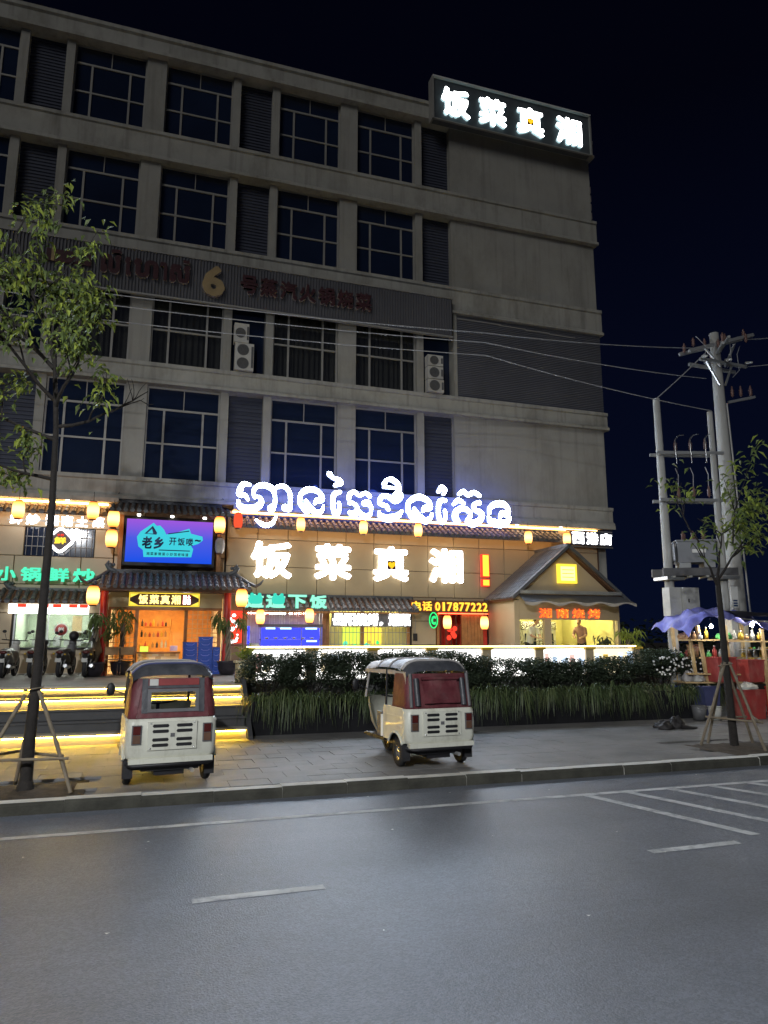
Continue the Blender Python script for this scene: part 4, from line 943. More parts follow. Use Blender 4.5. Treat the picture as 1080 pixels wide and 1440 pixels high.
for s, xe in ((-1,11.62),(1,16.28)):
    ze = 3.46 if s < 0 else 3.40
    d = Vector((xe-AP[0],0,ze-AP[1])); n_ = Vector((-d.z,0,d.x)).normalized(); n_ = n_ if n_.z > 0 else -n_
    mb = MB(); p = [(AP[0],GY-.20,AP[1]),(xe,GY-.20,ze),(xe,.0,ze),(AP[0],.0,AP[1])]
    mb.add(p + [tuple(Vector(q)-n_*.09) for q in p], [(0,1,2,3),(7,6,5,4),(0,4,5,1),(1,5,6,2),(2,6,7,3),(3,7,4,0)]); mb.build('roof_slope', 'wood_dark', gk)
    rows = 11
    for k in range(rows):
        y = GY-.17 + (2.15)*(k+.5)/rows
        mb = MB(); a = Vector((AP[0],y,AP[1])); b = Vector((xe,y,ze)); st_ = 9
        for q in range(st_):
            vs = []
            for f_, rr in ((q/st_,.058),((q+1.1)/st_,.070)):
                pt = a.lerp(b, min(f_,1))
                for j in range(6): t = math.pi*j/5; vs.append(pt + Vector((0,math.cos(t)*rr,0)) + n_*(math.sin(t)*rr))
            mb.add(vs, [(j,j+1,j+7,j+6) for j in range(5)] + [(6,7,8,9,10,11)])
        mb.build('roof_tile_row', 'tile', gk)
    mb = MB(); mb.bar((AP[0],GY-.22,AP[1]+.02),(xe,GY-.22,ze+.02),.10,.14,up=(0,1,0)); mb.build('verge', 'tile', gk)
MB().bar((AP[0],GY-.25,AP[1]+.05),(AP[0],0,AP[1]+.05),.16,.12).build('ridge', 'tile', gk)
aw = thing('folding_awning', 'grey scalloped fabric awning across the kitchen opening', 'awning', (13.9, -2.5, 3.2))
Bx(11.9,15.95,GY-.30,GY-.02,3.62,3.74).build('cassette', 'steel', aw)
mb = MB(); mb.grid(lambda u,v: (11.88+4.2*u+.22*v*(u-.4), GY-.15-.62*v, 3.60-.28*v-.025*math.sin(u*26)*v), 60, 6); mb.build('fabric', 'grey_plastic', aw)
mb = MB(); mb.grid(lambda u,v: (11.80+4.40*u, GY-.77, 3.325-.025*math.sin(u*26)-(.08+.035*math.sin(u*26))*v), 60, 1); mb.build('valance', 'canvas_pale', aw)
ys = thing('gable_sign', 'square yellow framed lit sign on the kitchen gable', 'sign', (13.9, -2.1, 3.98))
Bx(13.52,14.27,GY-.12,GY+.01,4.02,4.70).build('box', 'e_yellow', ys); Bx(13.61,14.18,GY-.135,GY-.122,4.11,4.61).build('face', 'e_gold', ys)
for z in (4.23,4.36,4.49): Bx(13.66,14.13,GY-.145,GY-.136,z-.012,z+.012).build('print_line', 'e_yellow_red', ys)
kn = thing('kitchen_neon', 'orange red neon characters 湖南烧烤 over the serving opening', 'sign', (14, -2.1, 2.8))
for ch, x0 in (('湖',12.74),('南',13.42),('烧',14.06),('烤',14.70)): glyph(kn, ch, x0, x0+.50, 2.80, 3.14, GY-.002, .05, ('e_yellow_red','e_red'), .03)
for k in range(26): x = 12.76+rng.choice((0,.68,1.32,1.96))+rng.uniform(.02,.46); z = rng.uniform(2.83,3.11); mb = MB(); mb.ball((x,GY-.06,z),.018,6); mb.build('bulb', 'e_yellow', kn)
kr = thing('kitchen_interior', 'yellow lit kitchen room with steel appliances behind the opening', 'room', (13.3, 0, TZ))
Bx(GX0+.2,GX1-.1,1.6,1.7,TZ,3.3).build('back_wall', 'room_yellow', kr); Bx(GX1-.14,GX1-.11,-1.8,1.6,TZ,3.3).build('side_wall', 'room_yellow', kr); Bx(GX0+.205,GX0+.225,-1.8,1.6,TZ,3.3).build('side_wall', 'room_yellow', kr); Bx(GX0+.23,GX1-.15,-1.82,1.6,3.02,3.07).build('ceiling', 'room_yellow', kr); Bx(GX0+.23,GX1-.15,-1.82,1.6,TZ+.002,TZ+.01).build('floor', 'room_white', kr)
for y in (-1.2,.4): Bx(12.2,15.7,y,y+.07,2.95,3.01).build('tube_lamp', 'e_tube_yellow', kr)
fgd = thing('steel_refrigerator', 'wide steel refrigerated cabinet with glass doors in the kitchen', 'refrigerator', (14.2, .8, TZ))
Bx(13.4,14.9,.5,1.2,TZ,2.75).build('body', 'steel', fgd); Bx(13.4,14.9,.44,.495,2.45,2.75).build('hood', 'chrome', fgd)
for x0 in (13.45,14.20):
    d_ = Bx(x0,x0+.65,.46,.495,1.3,2.38).build('door', 'white_plastic', fgd); Bx(x0+.08,x0+.57,.452,.459,1.5,2.3).build('door_pane', 'darkglass', d_)
for z in (1.75,2.0): Bx(13.45,14.85,.448,.451,z,z+.03).build('shelf_edge', 'chrome', fgd)
tb = thing('prep_shelf', 'steel prep shelf stacked with bowls at the near end of the kitchen', 'shelf', (12.1, -.5, TZ))
for z in (1.5,1.95,2.22): Bx(12.1,12.95,-.6,-.1,z,z+.03).build('shelf', 'steel', tb)
for x in (12.12,12.93): Bx(x-.02,x+.02,-.6,-.56,TZ,2.24).build('leg', 'steel', tb)
for k in range(9):
    x = 12.18+.085*k+rng.uniform(0,.02); mb = MB(); h = rng.uniform(.06,.16); mb.lathe([(.04,0),(.05,h),(.001,h)], (x,-.4+rng.uniform(-.1,.1),(2.252 if k % 2 else 1.982)), 8); mb.build('bowl', rng.choice(('white_plastic','steel','ceramic')), tb)

# ---------------------------------------------------------------- lanterns
def lantern_mesh(t, x, y, z, w=.185, h=.27, m='e_lantern', cord=.35, tassel=False):
    mb = MB(); pr = []
    for k in range(11):
        a = k/10; rr = w*(.62+.38*math.sin(math.pi*min(max(a*1.0,.0),1))**.45); pr.append((rr*(1-.025*(k % 2)), z-h+2*h*a))
    mb.lathe(pr, (x,y,0), 16); mb.build('shade', m, t)
    for s in (-1,1):
        c = MB(); zz = z+s*h; c.lathe([(.001,zz+.03*s),(w*.55,zz+.03*s),(w*.60,zz),(w*.55,zz-.01*s)], (x,y,0), 14); c.build('cap', 'wood_dark', t)
    MB().tube([(x,y,z+h+.03),(x,y,z+h+.03+cord)],.008,5).build('cord', 'black', t)
    if tassel:
        for q in range(5): MB().tube([(x+.015*(q-2),y,z-h-.03),(x+.03*(q-2),y,z-h-.25)],.006,4).build('tassel', 'red_paint', t)
LN = [(-3.94,-.9,5.86,'glowing yellow lantern hanging left of the white character 鲜'),(-1.88,-.9,5.94,'glowing lantern partly covering the white character 菜'),
 (-1.28,-.9,5.73,'upper of two glowing lanterns left of the blue billboard'),(-1.30,-.9,5.11,'lower of two glowing lanterns left of the blue billboard'),
 (-1.62,-2.1,3.30,'glowing lantern under the porch eave by the green 炒'),(1.92,-.9,5.69,'glowing lantern right of the blue billboard'),
 (2.56,-2.1,3.30,'glowing lantern under the porch eave by the green frog letters'),(4.56,-.9,5.84,'glowing lantern under the second Khmer letter'),(6.73,-.9,5.84,'glowing lantern under the middle of the Khmer letters'),
 (8.73,-.9,5.84,'glowing lantern under the Khmer letters above the wall sign 真'),(13.07,-.9,5.78,'glowing lantern beyond the last Khmer letter'),(14.70,-.9,5.80,'glowing lantern over the kitchen gable peak'),
 (3.31,-.9,2.78,'glowing lantern left above the blue display cabinet'),(4.91,-.9,2.83,'glowing lantern right above the blue display cabinet'),(9.78,-.9,2.66,'glowing lantern in the red doorway beside the green ring'),(11.20,-.9,2.65,'glowing lantern in the red doorway by the kitchen wall')]
for x, y, z, lb in LN:
    t = thing('lantern', lb, 'lantern', (x, y, z-.27), 'glowing lanterns along the restaurant front')
    sm_ = z < 3; lg_ = x < 2.3 or y < -2; lantern_mesh(t, x, y, z, .18 if lg_ else .148, .265 if lg_ else .225, cord=.12 if sm_ else .3)
t = thing('lantern', 'dim red lantern beside the first Khmer letter', 'lantern', (2.5,-.9,5.6), 'unlit lanterns'); lantern_mesh(t, 2.5, -.9, 5.86, .15, .24, 'e_lantern_dim', .25)
t = thing('lantern', 'pale unlit square-patterned lantern below the lantern right of the billboard', 'lantern', (1.95,-.9,4.75), 'unlit lanterns'); lantern_mesh(t, 1.95, -.9, 5.02, .15, .24, 'canvas_pale', .25)

# ---------------------------------------------------------------- light box fence behind the hedge
LBY = -5.55
n_lb = 7; xs = [2.32 + k*(13.95-2.32)/n_lb for k in range(n_lb+1)]
nm = ['nearest the steps','second from the steps','marked 24h','in the middle of the row','fourth from the kitchen end','with the red flower print','at the far kitchen end']
for k in range(n_lb):
    a, b = xs[k]+.16, xs[k+1]-.16
    t = thing('light_box', 'overexposed white light box panel of the terrace fence, ' + nm[k], 'light box', ((a+b)/2, LBY, TZ), 'light boxes behind the hedge')
    Bx(a,b,LBY-.03,LBY+.12,TZ+.02,1.80).build('face', 'e_box_white' if k not in (6,) else 'e_box_warm', t)
    Bx(a-.0,b+.0,LBY-.05,LBY+.14,1.80,1.84).build('top_cap', 'white_paint', t)
    Bx(xs[k]+.001,xs[k+1]-.001,LBY-.02,LBY+.10,1.861,1.89).build('led_strip', 'e_led_warm', t)
    if k == 2: text_row(t, '24h', a+.1, a+.6, 1.5, 1.72, LBY-.032, .01, ('ink_blue','ink_blue'), .1, .03)
    if k in (0,1,5,6):
        nq = 5 if k > 4 else 2; wq = (b-a)/5
        for q in range(nq):
            x = a+wq*(q+.5)+rng.uniform(-.05,.05); hw = wq*rng.uniform(.22,.40)
            Bx(x-hw,x+hw,LBY-.036,LBY-.031,1.25,rng.uniform(1.62,1.76)).build('poster_picture', rng.choice(('e_box_pink','e_box_ice','e_box_warm','e_box_yellow','e_box_ice')), t)
for k in range(n_lb+1):
    t = thing('fence_post', f'tan fence post with yellow cap, {["first","second","third","fourth","fifth","sixth","seventh","last"][k]} from the steps', 'fence post', (xs[k],LBY,TZ), 'posts between the light boxes')
    Bx(xs[k]-.13,xs[k]+.13,LBY-.08,LBY+.18,TZ,1.78).build('shaft', 'panel', t); Bx(xs[k]-.17,xs[k]+.17,LBY-.12,LBY+.22,1.781,1.855).build('cap', 'yellow_tub', t)
# ---------------------------------------------------------------- three wheeled taxis (local axes: rear at y=0, nose at +y)
def rear_outline(hw, y0, r, yf, n=5):
    """plan outline of the tail: from the left side forward edge round the back to the right side"""
    pts = [(-hw, yf)]
    for k in range(n+1):
        a = math.pi + (math.pi/2)*k/n; pts.append((-hw + r + r*math.cos(a), y0 + r + r*math.sin(a)))
    for k in range(n+1):
        a = 1.5*math.pi + (math.pi/2)*k/n; pts.append((hw - r + r*math.cos(a), y0 + r + r*math.sin(a)))
    pts.append((hw, yf)); return pts
def shell(mb, rings, mi=0, sm=True):
    n = len(rings[0]); vs = [p for r in rings for p in r]
    mb.add(vs, [(j*n+i, j*n+i+1, (j+1)*n+i+1, (j+1)*n+i) for j in range(len(rings)-1) for i in range(n-1)], mi, sm)
def tuktuk(label, loc, rz, kind):
    t = thing('auto_rickshaw', label, 'auto rickshaw', loc, 'three wheeled taxis parked on the pavement', local=True, rz=rz)
    # lower body
    b = MB(); rings = []
    for z, hw, y0, r in ((.40,.60,.03,.10),(.46,.63,.0,.11),(.70,.64,.0,.11),(.88,.63,.01,.11),(.94,.61,.03,.11),(.95,.59,.05,.10)):
        rings.append([(x,y,z) for x, y in rear_outline(hw, y0, r, .22)])
    shell(b, rings)
    for s in (-1,1):   # side quarters with wheel arch
        arch = [(.78,.40)] + [(.45+.33*math.cos(a), .22+.33*math.sin(a)) for a in [math.pi*(.18+.64*k/8) for k in range(9)]] + [(.12,.40)]
        poly = [(.20,.95),(.96,.95),(1.0,.90),(1.02,.45),(1.0,.40)] + arch + [(.12,.44),(.12,.9)]
        b.prism(poly, 'yz', s*.612, s*.638)
    b.build('lower_body', 'cream_paint', t)
    for s in (-1,1):
        a = MB(); a.tube([(s*.645,.45+.33*math.cos(q),.22+.33*math.sin(q)) for q in [math.pi*(.16+.68*k/9) for k in range(10)]], .022, 6); a.build('wheel_arch', 'cream_paint', t)
        Bx(s*.60-.02,s*.60+.02,1.02,1.9,.35,.40).build('sill', 'black', t)
        c = MB(); c.bar((s*.641,.2,.80),(s*.641,.95,.80),.01,.03); c.bar((s*.641,.2,.66),(s*.641,.95,.66),.01,.03); c.build('side_rib', 'cream_paint', t)
    # grille panel with eight slots
    g = MB(); g.box(-.34,.34,-.022,.02,.515,.90); gp = g.build('grille_panel', 'cream_paint', t)
    for z in (.845,.77,.655,.58):
        for x in (-.165,.165): 
            m = MB(); m.prism([(x-.115,z),(x-.10,z-.022),(x+.10,z-.022),(x+.115,z),(x+.10,z+.022),(x-.10,z+.022)], 'xz', -.026, -.0225); m.build('slot', 'black', gp)
    Bx(-.03,.03,-.03,-.0225,.69,.74).build('badge', 'grey_plastic', gp)
    for x in (-.30,.30):
        for z in (.54,.88): MB().ball((x,-.022,z),.014,6).build('bolt', 'chrome', gp)
    for s in (-1,1):
        h = Bx(s*.49-.065,s*.49+.065,-.018,.04,.60,.86).build('tail_lamp', 'grey_plastic', t); Bx(s*.49-.05,s*.49+.05,-.028,-.019,.735,.85).build('lens', 'tail_red', h); Bx(s*.49-.05,s*.49+.05,-.028,-.019,.615,.725).build('lens', 'wood_dark', h)
    Bx(-.58,.58,-.015,.10,.335,.405).build('rear_lip', 'cream_paint', t)
    bp = MB(); bp.tube([(-.60,.10,.33),(-.52,.0,.31),(.52,.0,.31),(.60,.10,.33)],.028,8); bp.build('bumper', 'black', t)
    e = MB(); e.box(-.40,.40,.08,.5,.22,.335); e.box(-.22,.2,.12,.42,.15,.22); e.build('engine_cover', 'black', t)
    MB().tube([(.26,.3,.22),(.30,.05,.21),(.30,-.02,.21)],.03,8).build('exhaust', 'steel', t)
    MB().tube([(-.5,.45,.22),(.5,.45,.22)],.035,8).build('axle', 'black', t)
    # wheels
    for x, y in ((-.56,.45),(.56,.45),(0,2.25)):
        w = MB(); w.lathe([(.12,-.05),(.185,-.055),(.21,-.035),(.215,0),(.21,.035),(.185,.055),(.12,.05),(.12,-.05)], (x,y,.215), 22, axis='x')
        wo = w.build('wheel', 'rubber', t)
        r = MB(); r.lathe([(.001,-.03),(.06,-.035),(.07,-.02),(.10,-.02),(.122,-.045),(.122,.045),(.10,.02),(.07,.02),(.06,.035),(.001,.03)], (x,y,.215), 18, axis='x'); r.build('rim', 'chrome' if kind == 2 else 'steel', wo)
        if y < 1: Bx(x-.08 if x < 0 else x-.06, x+.06 if x < 0 else x+.08, y-.28,y-.265,.12,.40).build('mud_flap', 'rubber', t)
    # floor, cowl and front
    Bx(-.58,.58,.2,2.1,.33,.37).build('floor', 'black', t)
    c = MB(); rings = []
    for z, hw, yf in ((.30,.30,2.45),(.55,.44,2.56),(.85,.52,2.45),(1.02,.54,2.22)):
        rings.append([(hw*math.cos(a)*-1, 1.95+(yf-1.95)*math.sin(a), z) for a in [math.pi*k/12 for k in range(13)]])
    shell(c, rings); c.build('front_cowl', 'cream_paint', t)
    mb = MB(); mb.tube([(0,2.25,.22),(0,2.1,.7),(0,2.0,1.0)],.03,8); mb.tube([(-.30,1.92,1.04),(-.1,1.98,1.0),(.1,1.98,1.0),(.30,1.92,1.04)],.015,6); mb.build('fork', 'black', t)
    fm = MB(); fm.lathe([(.24,-.07),(.25,0),(.24,.07)], (0,2.25,.23), 20, axis='x'); fm.build('front_mudguard', 'cream_paint', t)
    for s in (-1,1):
        MB().tube([(s*.52,2.18,1.0),(s*.50,2.0,1.56)],.022,7).build('windscreen_post', 'canvas_pale' if kind == 2 else 'black', t)
        MB().tube([(s*.59,.98,.9),(s*.565,1.0,1.56)],.02,7).build('door_post', 'black', t)
    MB().tube([(-.50,2.0,1.56),(.50,2.0,1.56)],.022,7).build('windscreen_header', 'black', t)
    MB().add([(-.5,2.17,1.02),(.5,2.17,1.02),(.48,2.01,1.54),(-.48,2.01,1.54)], [(0,1,2,3)]).build('windscreen', 'window_glass', t)
    Bx(-.55,.55,.25,.75,.37,.62).build('seat', 'maroon' if kind == 1 else 'black', t)
    if kind == 2: Bx(-.55,.55,.16,.26,.62,1.05).build('seat_back', 'black', t)
    Bx(-.25,.25,1.35,1.7,.37,.60).build('driver_seat', 'black', t); Bx(-.25,.25,1.30,1.36,.62,.95).build('driver_backrest', 'black', t)
    Bx(-.56,.56,1.2,1.24,.37,.75).build('partition', 'black', t)
    # mirrors
    for s in (-1,1):
        mm = MB(); mm.tube([(s*.52,2.10,1.15),(s*.66,2.12,1.20),(s*.72,2.10,1.22)],.010,5); mo = mm.build('mirror_arm', 'black', t)
        k = MB(); k.ball((s*.76,2.08,1.24),(.075,.03,.11),10); k.build('mirror', 'black', mo)
    # canopy: maroon skirt and dark roof
    sk = MB(); rings = []
    for z, hw, y0, r in ((.945,.615,.03,.12),(.97,.625,.02,.12),(1.15,.61,.05,.13),(1.35,.59,.09,.14),(1.50,.57,.13,.15)):
        rings.append([(x,y,z) for x, y in rear_outline(hw, y0, r, .62)])
    # the back is left open where the rear window sits (kind 1)
    n = len(rings[0]); vs = [p for r_ in rings for p in r_]; fs = []
    def inset(i): return kind == 1 and i == 6
    for j in range(len(rings)-1):
        for i in range(n-1):
            if inset(i): continue
            fs.append((j*n+i, j*n+i+1, (j+1)*n+i+1, (j+1)*n+i))
    sk.add(vs, fs, 0, True)
    if kind == 1:
        def back(x0, x1, z0, z1):
            yy = lambda z: .02 + max(0, z-.97)*.205 + .0
            return [(x0,yy(z0),z0),(x1,yy(z0),z0),(x1,yy(z1),z1),(x0,yy(z1),z1)]
        for q in (( -.50,-.33,.95,1.5),(.33,.50,.95,1.5),(-.33,.33,.95,1.06),(-.33,.33,1.32,1.5)): sk.add(back(*q), [(0,1,2,3)])
    sk.build('canopy_skirt', 'maroon', t)
    if kind == 1:
        MB().add([(x,y+.0,z) for x,y,z in back(-.33,.33,1.06,1.32)], [(0,1,2,3)]).build('rear_window', 'window_glass', t)
        fr_ = MB()
        for q in ((-.36,-.31,1.03,1.35),(.31,.36,1.03,1.35),(-.31,.31,1.03,1.075),(-.31,.31,1.305,1.35)):
            a = back(*q); fr_.add([(x,y-.014,z) for x,y,z in a] + [(x,y+.004,z) for x,y,z in a], [(0,1,2,3),(4,7,6,5),(0,4,5,1),(1,5,6,2),(2,6,7,3),(3,7,4,0)])
        fr_.build('window_frame', 'grey_plastic', t)
        for s in (-1,1):
            a = back(min(s*.36,s*.44),max(s*.36,s*.44),1.02,1.5); MB().add([(x,y-.006,z) for x,y,z in a], [(0,1,2,3)]).build('side_flap', 'canvas_black', t)
        a = back(-.34,.36,1.40,1.49); MB().add([(x,y-.02,z) for x,y,z in a], [(0,1,2,3)]).build('roof_banner', 'poster_red', t)
        a = back(-.34,-.22,1.40,1.49); MB().add([(x,y-.026,z) for x,y,z in a], [(0,1,2,3)]).build('banner_label', 'white_plastic', t)
        a = back(-.36,.38,1.36,1.40); MB().add([(x,y-.012,z) for x,y,z in a], [(0,1,2,3)]).build('banner_rail', 'canvas_black', t)
    else:
        q = MB(); yy = lambda z: .0 + max(0, z-.97)*.205
        q.grid(lambda u,v: (-.33+.66*u+.02*math.sin(v*5), yy(1.03+.38*v)-.035-.012*math.sin(u*9+v*4)-.012*math.sin(v*11), 1.03+.38*v), 16, 10); q.build('window_flap', 'maroon', t)
        for s in (-1,1):
            f = MB(); f.tube([(s*.42,-.005+.02,.99),(s*.42,.10,1.42)],.05,8); f.build('flap_strap', 'canvas_black', t)
            MB().tube([(s*.53,.03,.97),(s*.52,.11,1.5)],.03,8).build('corner_piping', 'grey_plastic', t)
        MB().tube([(-.34,.06,1.42),(.34,.06,1.42)],.03,8).build('flap_roll', 'maroon', t)
    rf = MB()
    def roof(u, v):
        x = -1 + 2*u; hw = .575 - .03*v
        y = .13 + 2.0*v
        zc = 1.70 + .03*math.sin(math.pi*min(1,v*1.2)) - .10*max(0,v-.6)**1.2
        e = abs(x)**5.5
        drop = max(0, 1 - v/.10); y -= .02*drop*(1-e)
        return (x*hw, y, zc - .15*e - .16*drop**2.2*(1-.4*e))
    rf.grid(roof, 26, 30); rf.build('canopy_roof', 'canvas_black', t)
    for s in (-1,1):
        m = MB(); m.grid(lambda u,v: (s*(.575-.03*(.2+u*.0)) + s*.02*v, .16+.48*u, 1.53-.58*v), 6, 6); m.build('side_curtain', 'maroon' if kind == 1 else 'canvas_pale', t)
        m = MB(); m.grid(lambda u,v: (s*(.572-.03*u), .60+1.55*u, 1.545-.02*u-.07*v), 14, 1); m.build('roof_valance', 'canvas_pale' if kind == 2 else 'canvas_black', t)
    for v in (.12,.4,.68):
        m = MB(); m.tube([(lambda p: (p[0],p[1],p[2]+.008))(roof(k/14, v)) for k in range(15)], .016, 6); m.build('roof_hoop', 'canvas_pale', t)
    m = MB(); m.tube([(lambda p: (p[0]*1.01,p[1]-.006,p[2]+.004))(roof(k/18, .085)) for k in range(19)], .016, 6); m.build('rear_hoop', 'canvas_pale' if kind == 2 else 'blue_plastic', t)
    if kind == 2:
        Bx(-.66,-.62,1.03,1.06,.42,.78).build('grab_panel', 'white_paint', t); Bx(-.64,-.60,1.06,1.28,.42,.82).build('side_gate', 'grey_plastic', t)
    return t
tuktuk('white and maroon auto rickshaw with a clear rear window parked by the lit steps', (.375,-12.98,.002), R(5.5), 1)
tuktuk('white and maroon auto rickshaw with a canvas rear flap parked before the hedge', (4.62,-12.80,.002), R(4.0), 2)

# ---------------------------------------------------------------- motorcycles on the terrace (rear at y=0)
def scooter(label, x, y, rz, col, cover=None, lean=0.06):
    t = thing('motorcycle', label, 'motorcycle', (x, y, TZ+.002), 'motorcycles parked on the terrace', local=True, rz=rz); t.rotation_euler = (0, lean, rz)
    for yy in (.30,1.52):
        w = MB(); w.lathe([(.20,-.035),(.26,-.05),(.285,-.03),(.29,0),(.285,.03),(.26,.05),(.20,.035),(.20,-.035)], (0,yy,.29), 20, axis='x'); wo = w.build('wheel', 'rubber', t)
        r = MB(); r.lathe([(.18,-.02),(.205,-.03),(.205,.03),(.18,.02)], (0,yy,.29), 16, axis='x'); [r.bar((0,yy,.29),(0,yy+.19*math.cos(q*1.257),.29+.19*math.sin(q*1.257)),.03,.02) for q in range(5)]; r.build('rim', 'steel', wo)
    m = MB(); m.tube([(0,-.02,.50),(0,.05,.60),(0,.25,.64)],[.05,.08,.09],8); m.build('rear_fender', 'black', t)
    Bx(-.075,.075,-.045,-.03,.42,.53).build('number_plate', 'white_plastic', t)
    m = MB(); m.ball((0,.02,.68),(.10,.05,.05),10); m.build('tail_lamp', 'tail_red', t)
    for s in (-1,1):
        m = MB(); m.ball((s*.14,.02,.63),(.03,.03,.025),8); m.build('indicator', 'yellow_tub', t)
    m = MB(); m.grid(lambda u,v: ((-1+2*u)*(.12+.04*math.sin(v*2.4)), .05+.85*v, .74+.05*math.sin(v*3)-.06*abs(-1+2*u)**3), 8, 10); m.build('seat', 'black', t)
    m = MB(); m.tube([(0,.02,.64),(0,.30,.62),(0,.62,.52),(0,.95,.42)],[.10,.15,.14,.10],10); m.build('rear_body', col, t)
    m = MB(); m.tube([(0,1.0,.36),(0,1.12,.55),(0,1.22,.85)],[.12,.16,.11],10); m.build('leg_shield', col, t)
    Bx(-.11,.11,.70,1.12,.28,.36).build('footboard', 'black', t)
    m = MB(); m.tube([(-.06,1.52,.29),(-.06,1.34,.72)],.022,6); m.tube([(.06,1.52,.29),(.06,1.34,.72)],.022,6); m.build('fork', 'steel', t)
    m = MB(); m.ball((0,1.30,.93),(.11,.12,.10),10); m.build('headlamp_cowl', col, t)
    m = MB(); m.tube([(-.34,1.08,1.00),(-.16,1.2,.99),(.16,1.2,.99),(.34,1.08,1.00)],.016,6); m.build('handlebar', 'black', t)
    for s in (-1,1):
        m = MB(); m.tube([(s*.24,1.15,1.0),(s*.30,1.16,1.16)],.008,5); mo = m.build('mirror_stem', 'black', t); k = MB(); k.ball((s*.32,1.16,1.22),(.06,.02,.045),8); k.build('mirror', 'black', mo)
    m = MB(); m.tube([(.12,.85,.28),(.15,.5,.27),(.16,.12,.33)],[.03,.045,.05],8); m.build('exhaust', 'steel', t)
    m = MB(); m.tube([(-.05,.75,.28),(-.25,.62,.02)],.012,5); m.build('side_stand', 'steel', t)
    for s in (-1,1): MB().tube([(s*.06,.30,.29),(s*.09,.42,.55)],.018,6).build('shock_absorber', 'steel', t)
    if cover == 'jacket':
        m = MB(); m.grid(lambda u,v: ((-1+2*u)*(.20+.05*v), .50+.42*v+.05*math.sin(u*6), 1.18-.50*abs(-1+2*u)**2-.22*(1-v)**2+.02*math.sin(u*14+v*5)), 14, 8); m.build('draped_jacket', 'bag', t)
    if cover == 'helmet':
        m = MB(); m.ball((.05,1.1,1.12),(.14,.15,.14),12); m.build('hung_helmet', 'black', t)
    return t
scooter('pale scooter at the left end of the row of motorcycles', -3.72, -2.75, R(-4), 'white_plastic', None)
scooter('dark motorcycle half hidden behind the roadside tree trunk', -3.05, -2.75, R(-6), 'black', None)
scooter('motorcycle with a black helmet hung on its handlebar', -2.34, -2.85, R(-8), 'grey_plastic', 'helmet')
scooter('black motorcycle with a dark jacket draped over it next to the potted tree', -1.68, -2.95, R(-8), 'black', 'jacket')
# ---------------------------------------------------------------- plants
def leafy(mb, p, d, ln, wd, droop=.2, fold=.25, mi=0):
    d = Vector(d).normalized(); up = Vector((rng.uniform(-.4,.4),rng.uniform(-.4,.4),1)); r = d.cross(up)
    if r.length < .01: r = Vector((1,0,0))
    r.normalize(); n = r.cross(d).normalized(); p = Vector(p)
    m = p + d*ln*.5 - n*0; e = p + d*ln + Vector((0,0,-droop*ln))
    mb.add([p, m + r*wd*.5 + n*wd*fold, e, m - r*wd*.5 + n*wd*fold, m - Vector((0,0,droop*ln*.25))], [(0,1,4),(4,1,2),(0,4,3),(4,2,3)], mi)
def rdir(h=0): 
    a = rng.uniform(0, 2*math.pi); z = rng.uniform(-1,1)*.7 + h; return Vector((math.cos(a), math.sin(a), z)).normalized()
def branch(mb, pts, r0, r1, n=7):
    k = len(pts); mb.tube(pts, [r0+(r1-r0)*i/(k-1) for i in range(k)], n)
def tree_prop(x, y, label, tops, feet, ring, tie_z):
    t = thing('tree_support', label, 'tree support', (x, y, 0), 'wooden tree supports')
    for a, b in zip(tops, feet): MB().tube([b,((a[0]+b[0])/2+.015,(a[1]+b[1])/2,(a[2]+b[2])/2),a],.028,7).build('stake', 'stake', t)
    for a, b in ring: MB().tube([a,b],.022,6).build('cross_bar', 'stake', t)
    m = MB(); m.tube([(x+.13*math.cos(q*.6),y+.13*math.sin(q*.6),tie_z+.01*q) for q in range(12)],.010,5); m.build('rope_tie', 'stake', t)
# left roadside tree
T0 = (-1.53,-12.65)
lt_ = thing('roadside_tree', 'roadside tree with lit yellow green leaves over the left of the facade', 'tree', (T0[0], T0[1], 0))
tr = MB(); branch(tr, [(-1.53,-12.65,-.05),(-1.53,-12.64,.6),(-1.50,-12.66,1.6),(-1.50,-12.64,2.8),(-1.49,-12.66,4.0),(-1.52,-12.70,5.2),(-1.62,-12.72,6.3)], .09, .03, 10)
tr.tube([(-1.53,-12.65,-.02),(-1.53,-12.65,.14)],[.14,.09],10); tr.build('trunk', 'bark', lt_)
br = MB(); tips = []
def grow(p, d, L_, r, depth):
    pts = [Vector(p)]; d = Vector(d).normalized()
    for k in range(4):
        d = (d + Vector((rng.uniform(-.22,.22),rng.uniform(-.22,.22),rng.uniform(-.12,.20)))).normalized(); pts.append(pts[-1] + d*L_/4)
    branch(br, [tuple(q) for q in pts], r, r*.45, 5)
    for q in pts[2:]: tips.append((q, d, depth))
    if depth > 0:
        for k in range(3): grow(pts[rng.choice((2,3,4))], d + rdir(.1)*.9, L_*.62, r*.5, depth-1)
for p, d, L_ in (((-1.62,-12.72,6.2),(-.25,-.1,1),1.35),((-1.60,-12.7,6.0),(.35,-.2,.6),1.0),((-1.56,-12.7,5.6),(-.8,-.25,.45),1.3),((-1.53,-12.7,5.2),(.75,-.1,.25),.95),((-1.52,-12.7,5.0),(-.7,.2,.3),1.1),((-1.6,-12.7,6.1),(-.75,.2,.7),1.5),((-1.5,-12.68,4.4),(-.6,-.2,.0),.75),((-1.55,-12.7,5.5),(.1,-.6,.5),.9),((-1.62,-12.72,6.3),(.1,.1,1),1.0),((-1.62,-12.72,6.3),(-.5,0,1),1.9),((-1.62,-12.72,6.1),(-.9,.1,.8),1.6)): grow(p, d, L_, .032, 2)
br.build('branches', 'bark', lt_)
lv = MB()
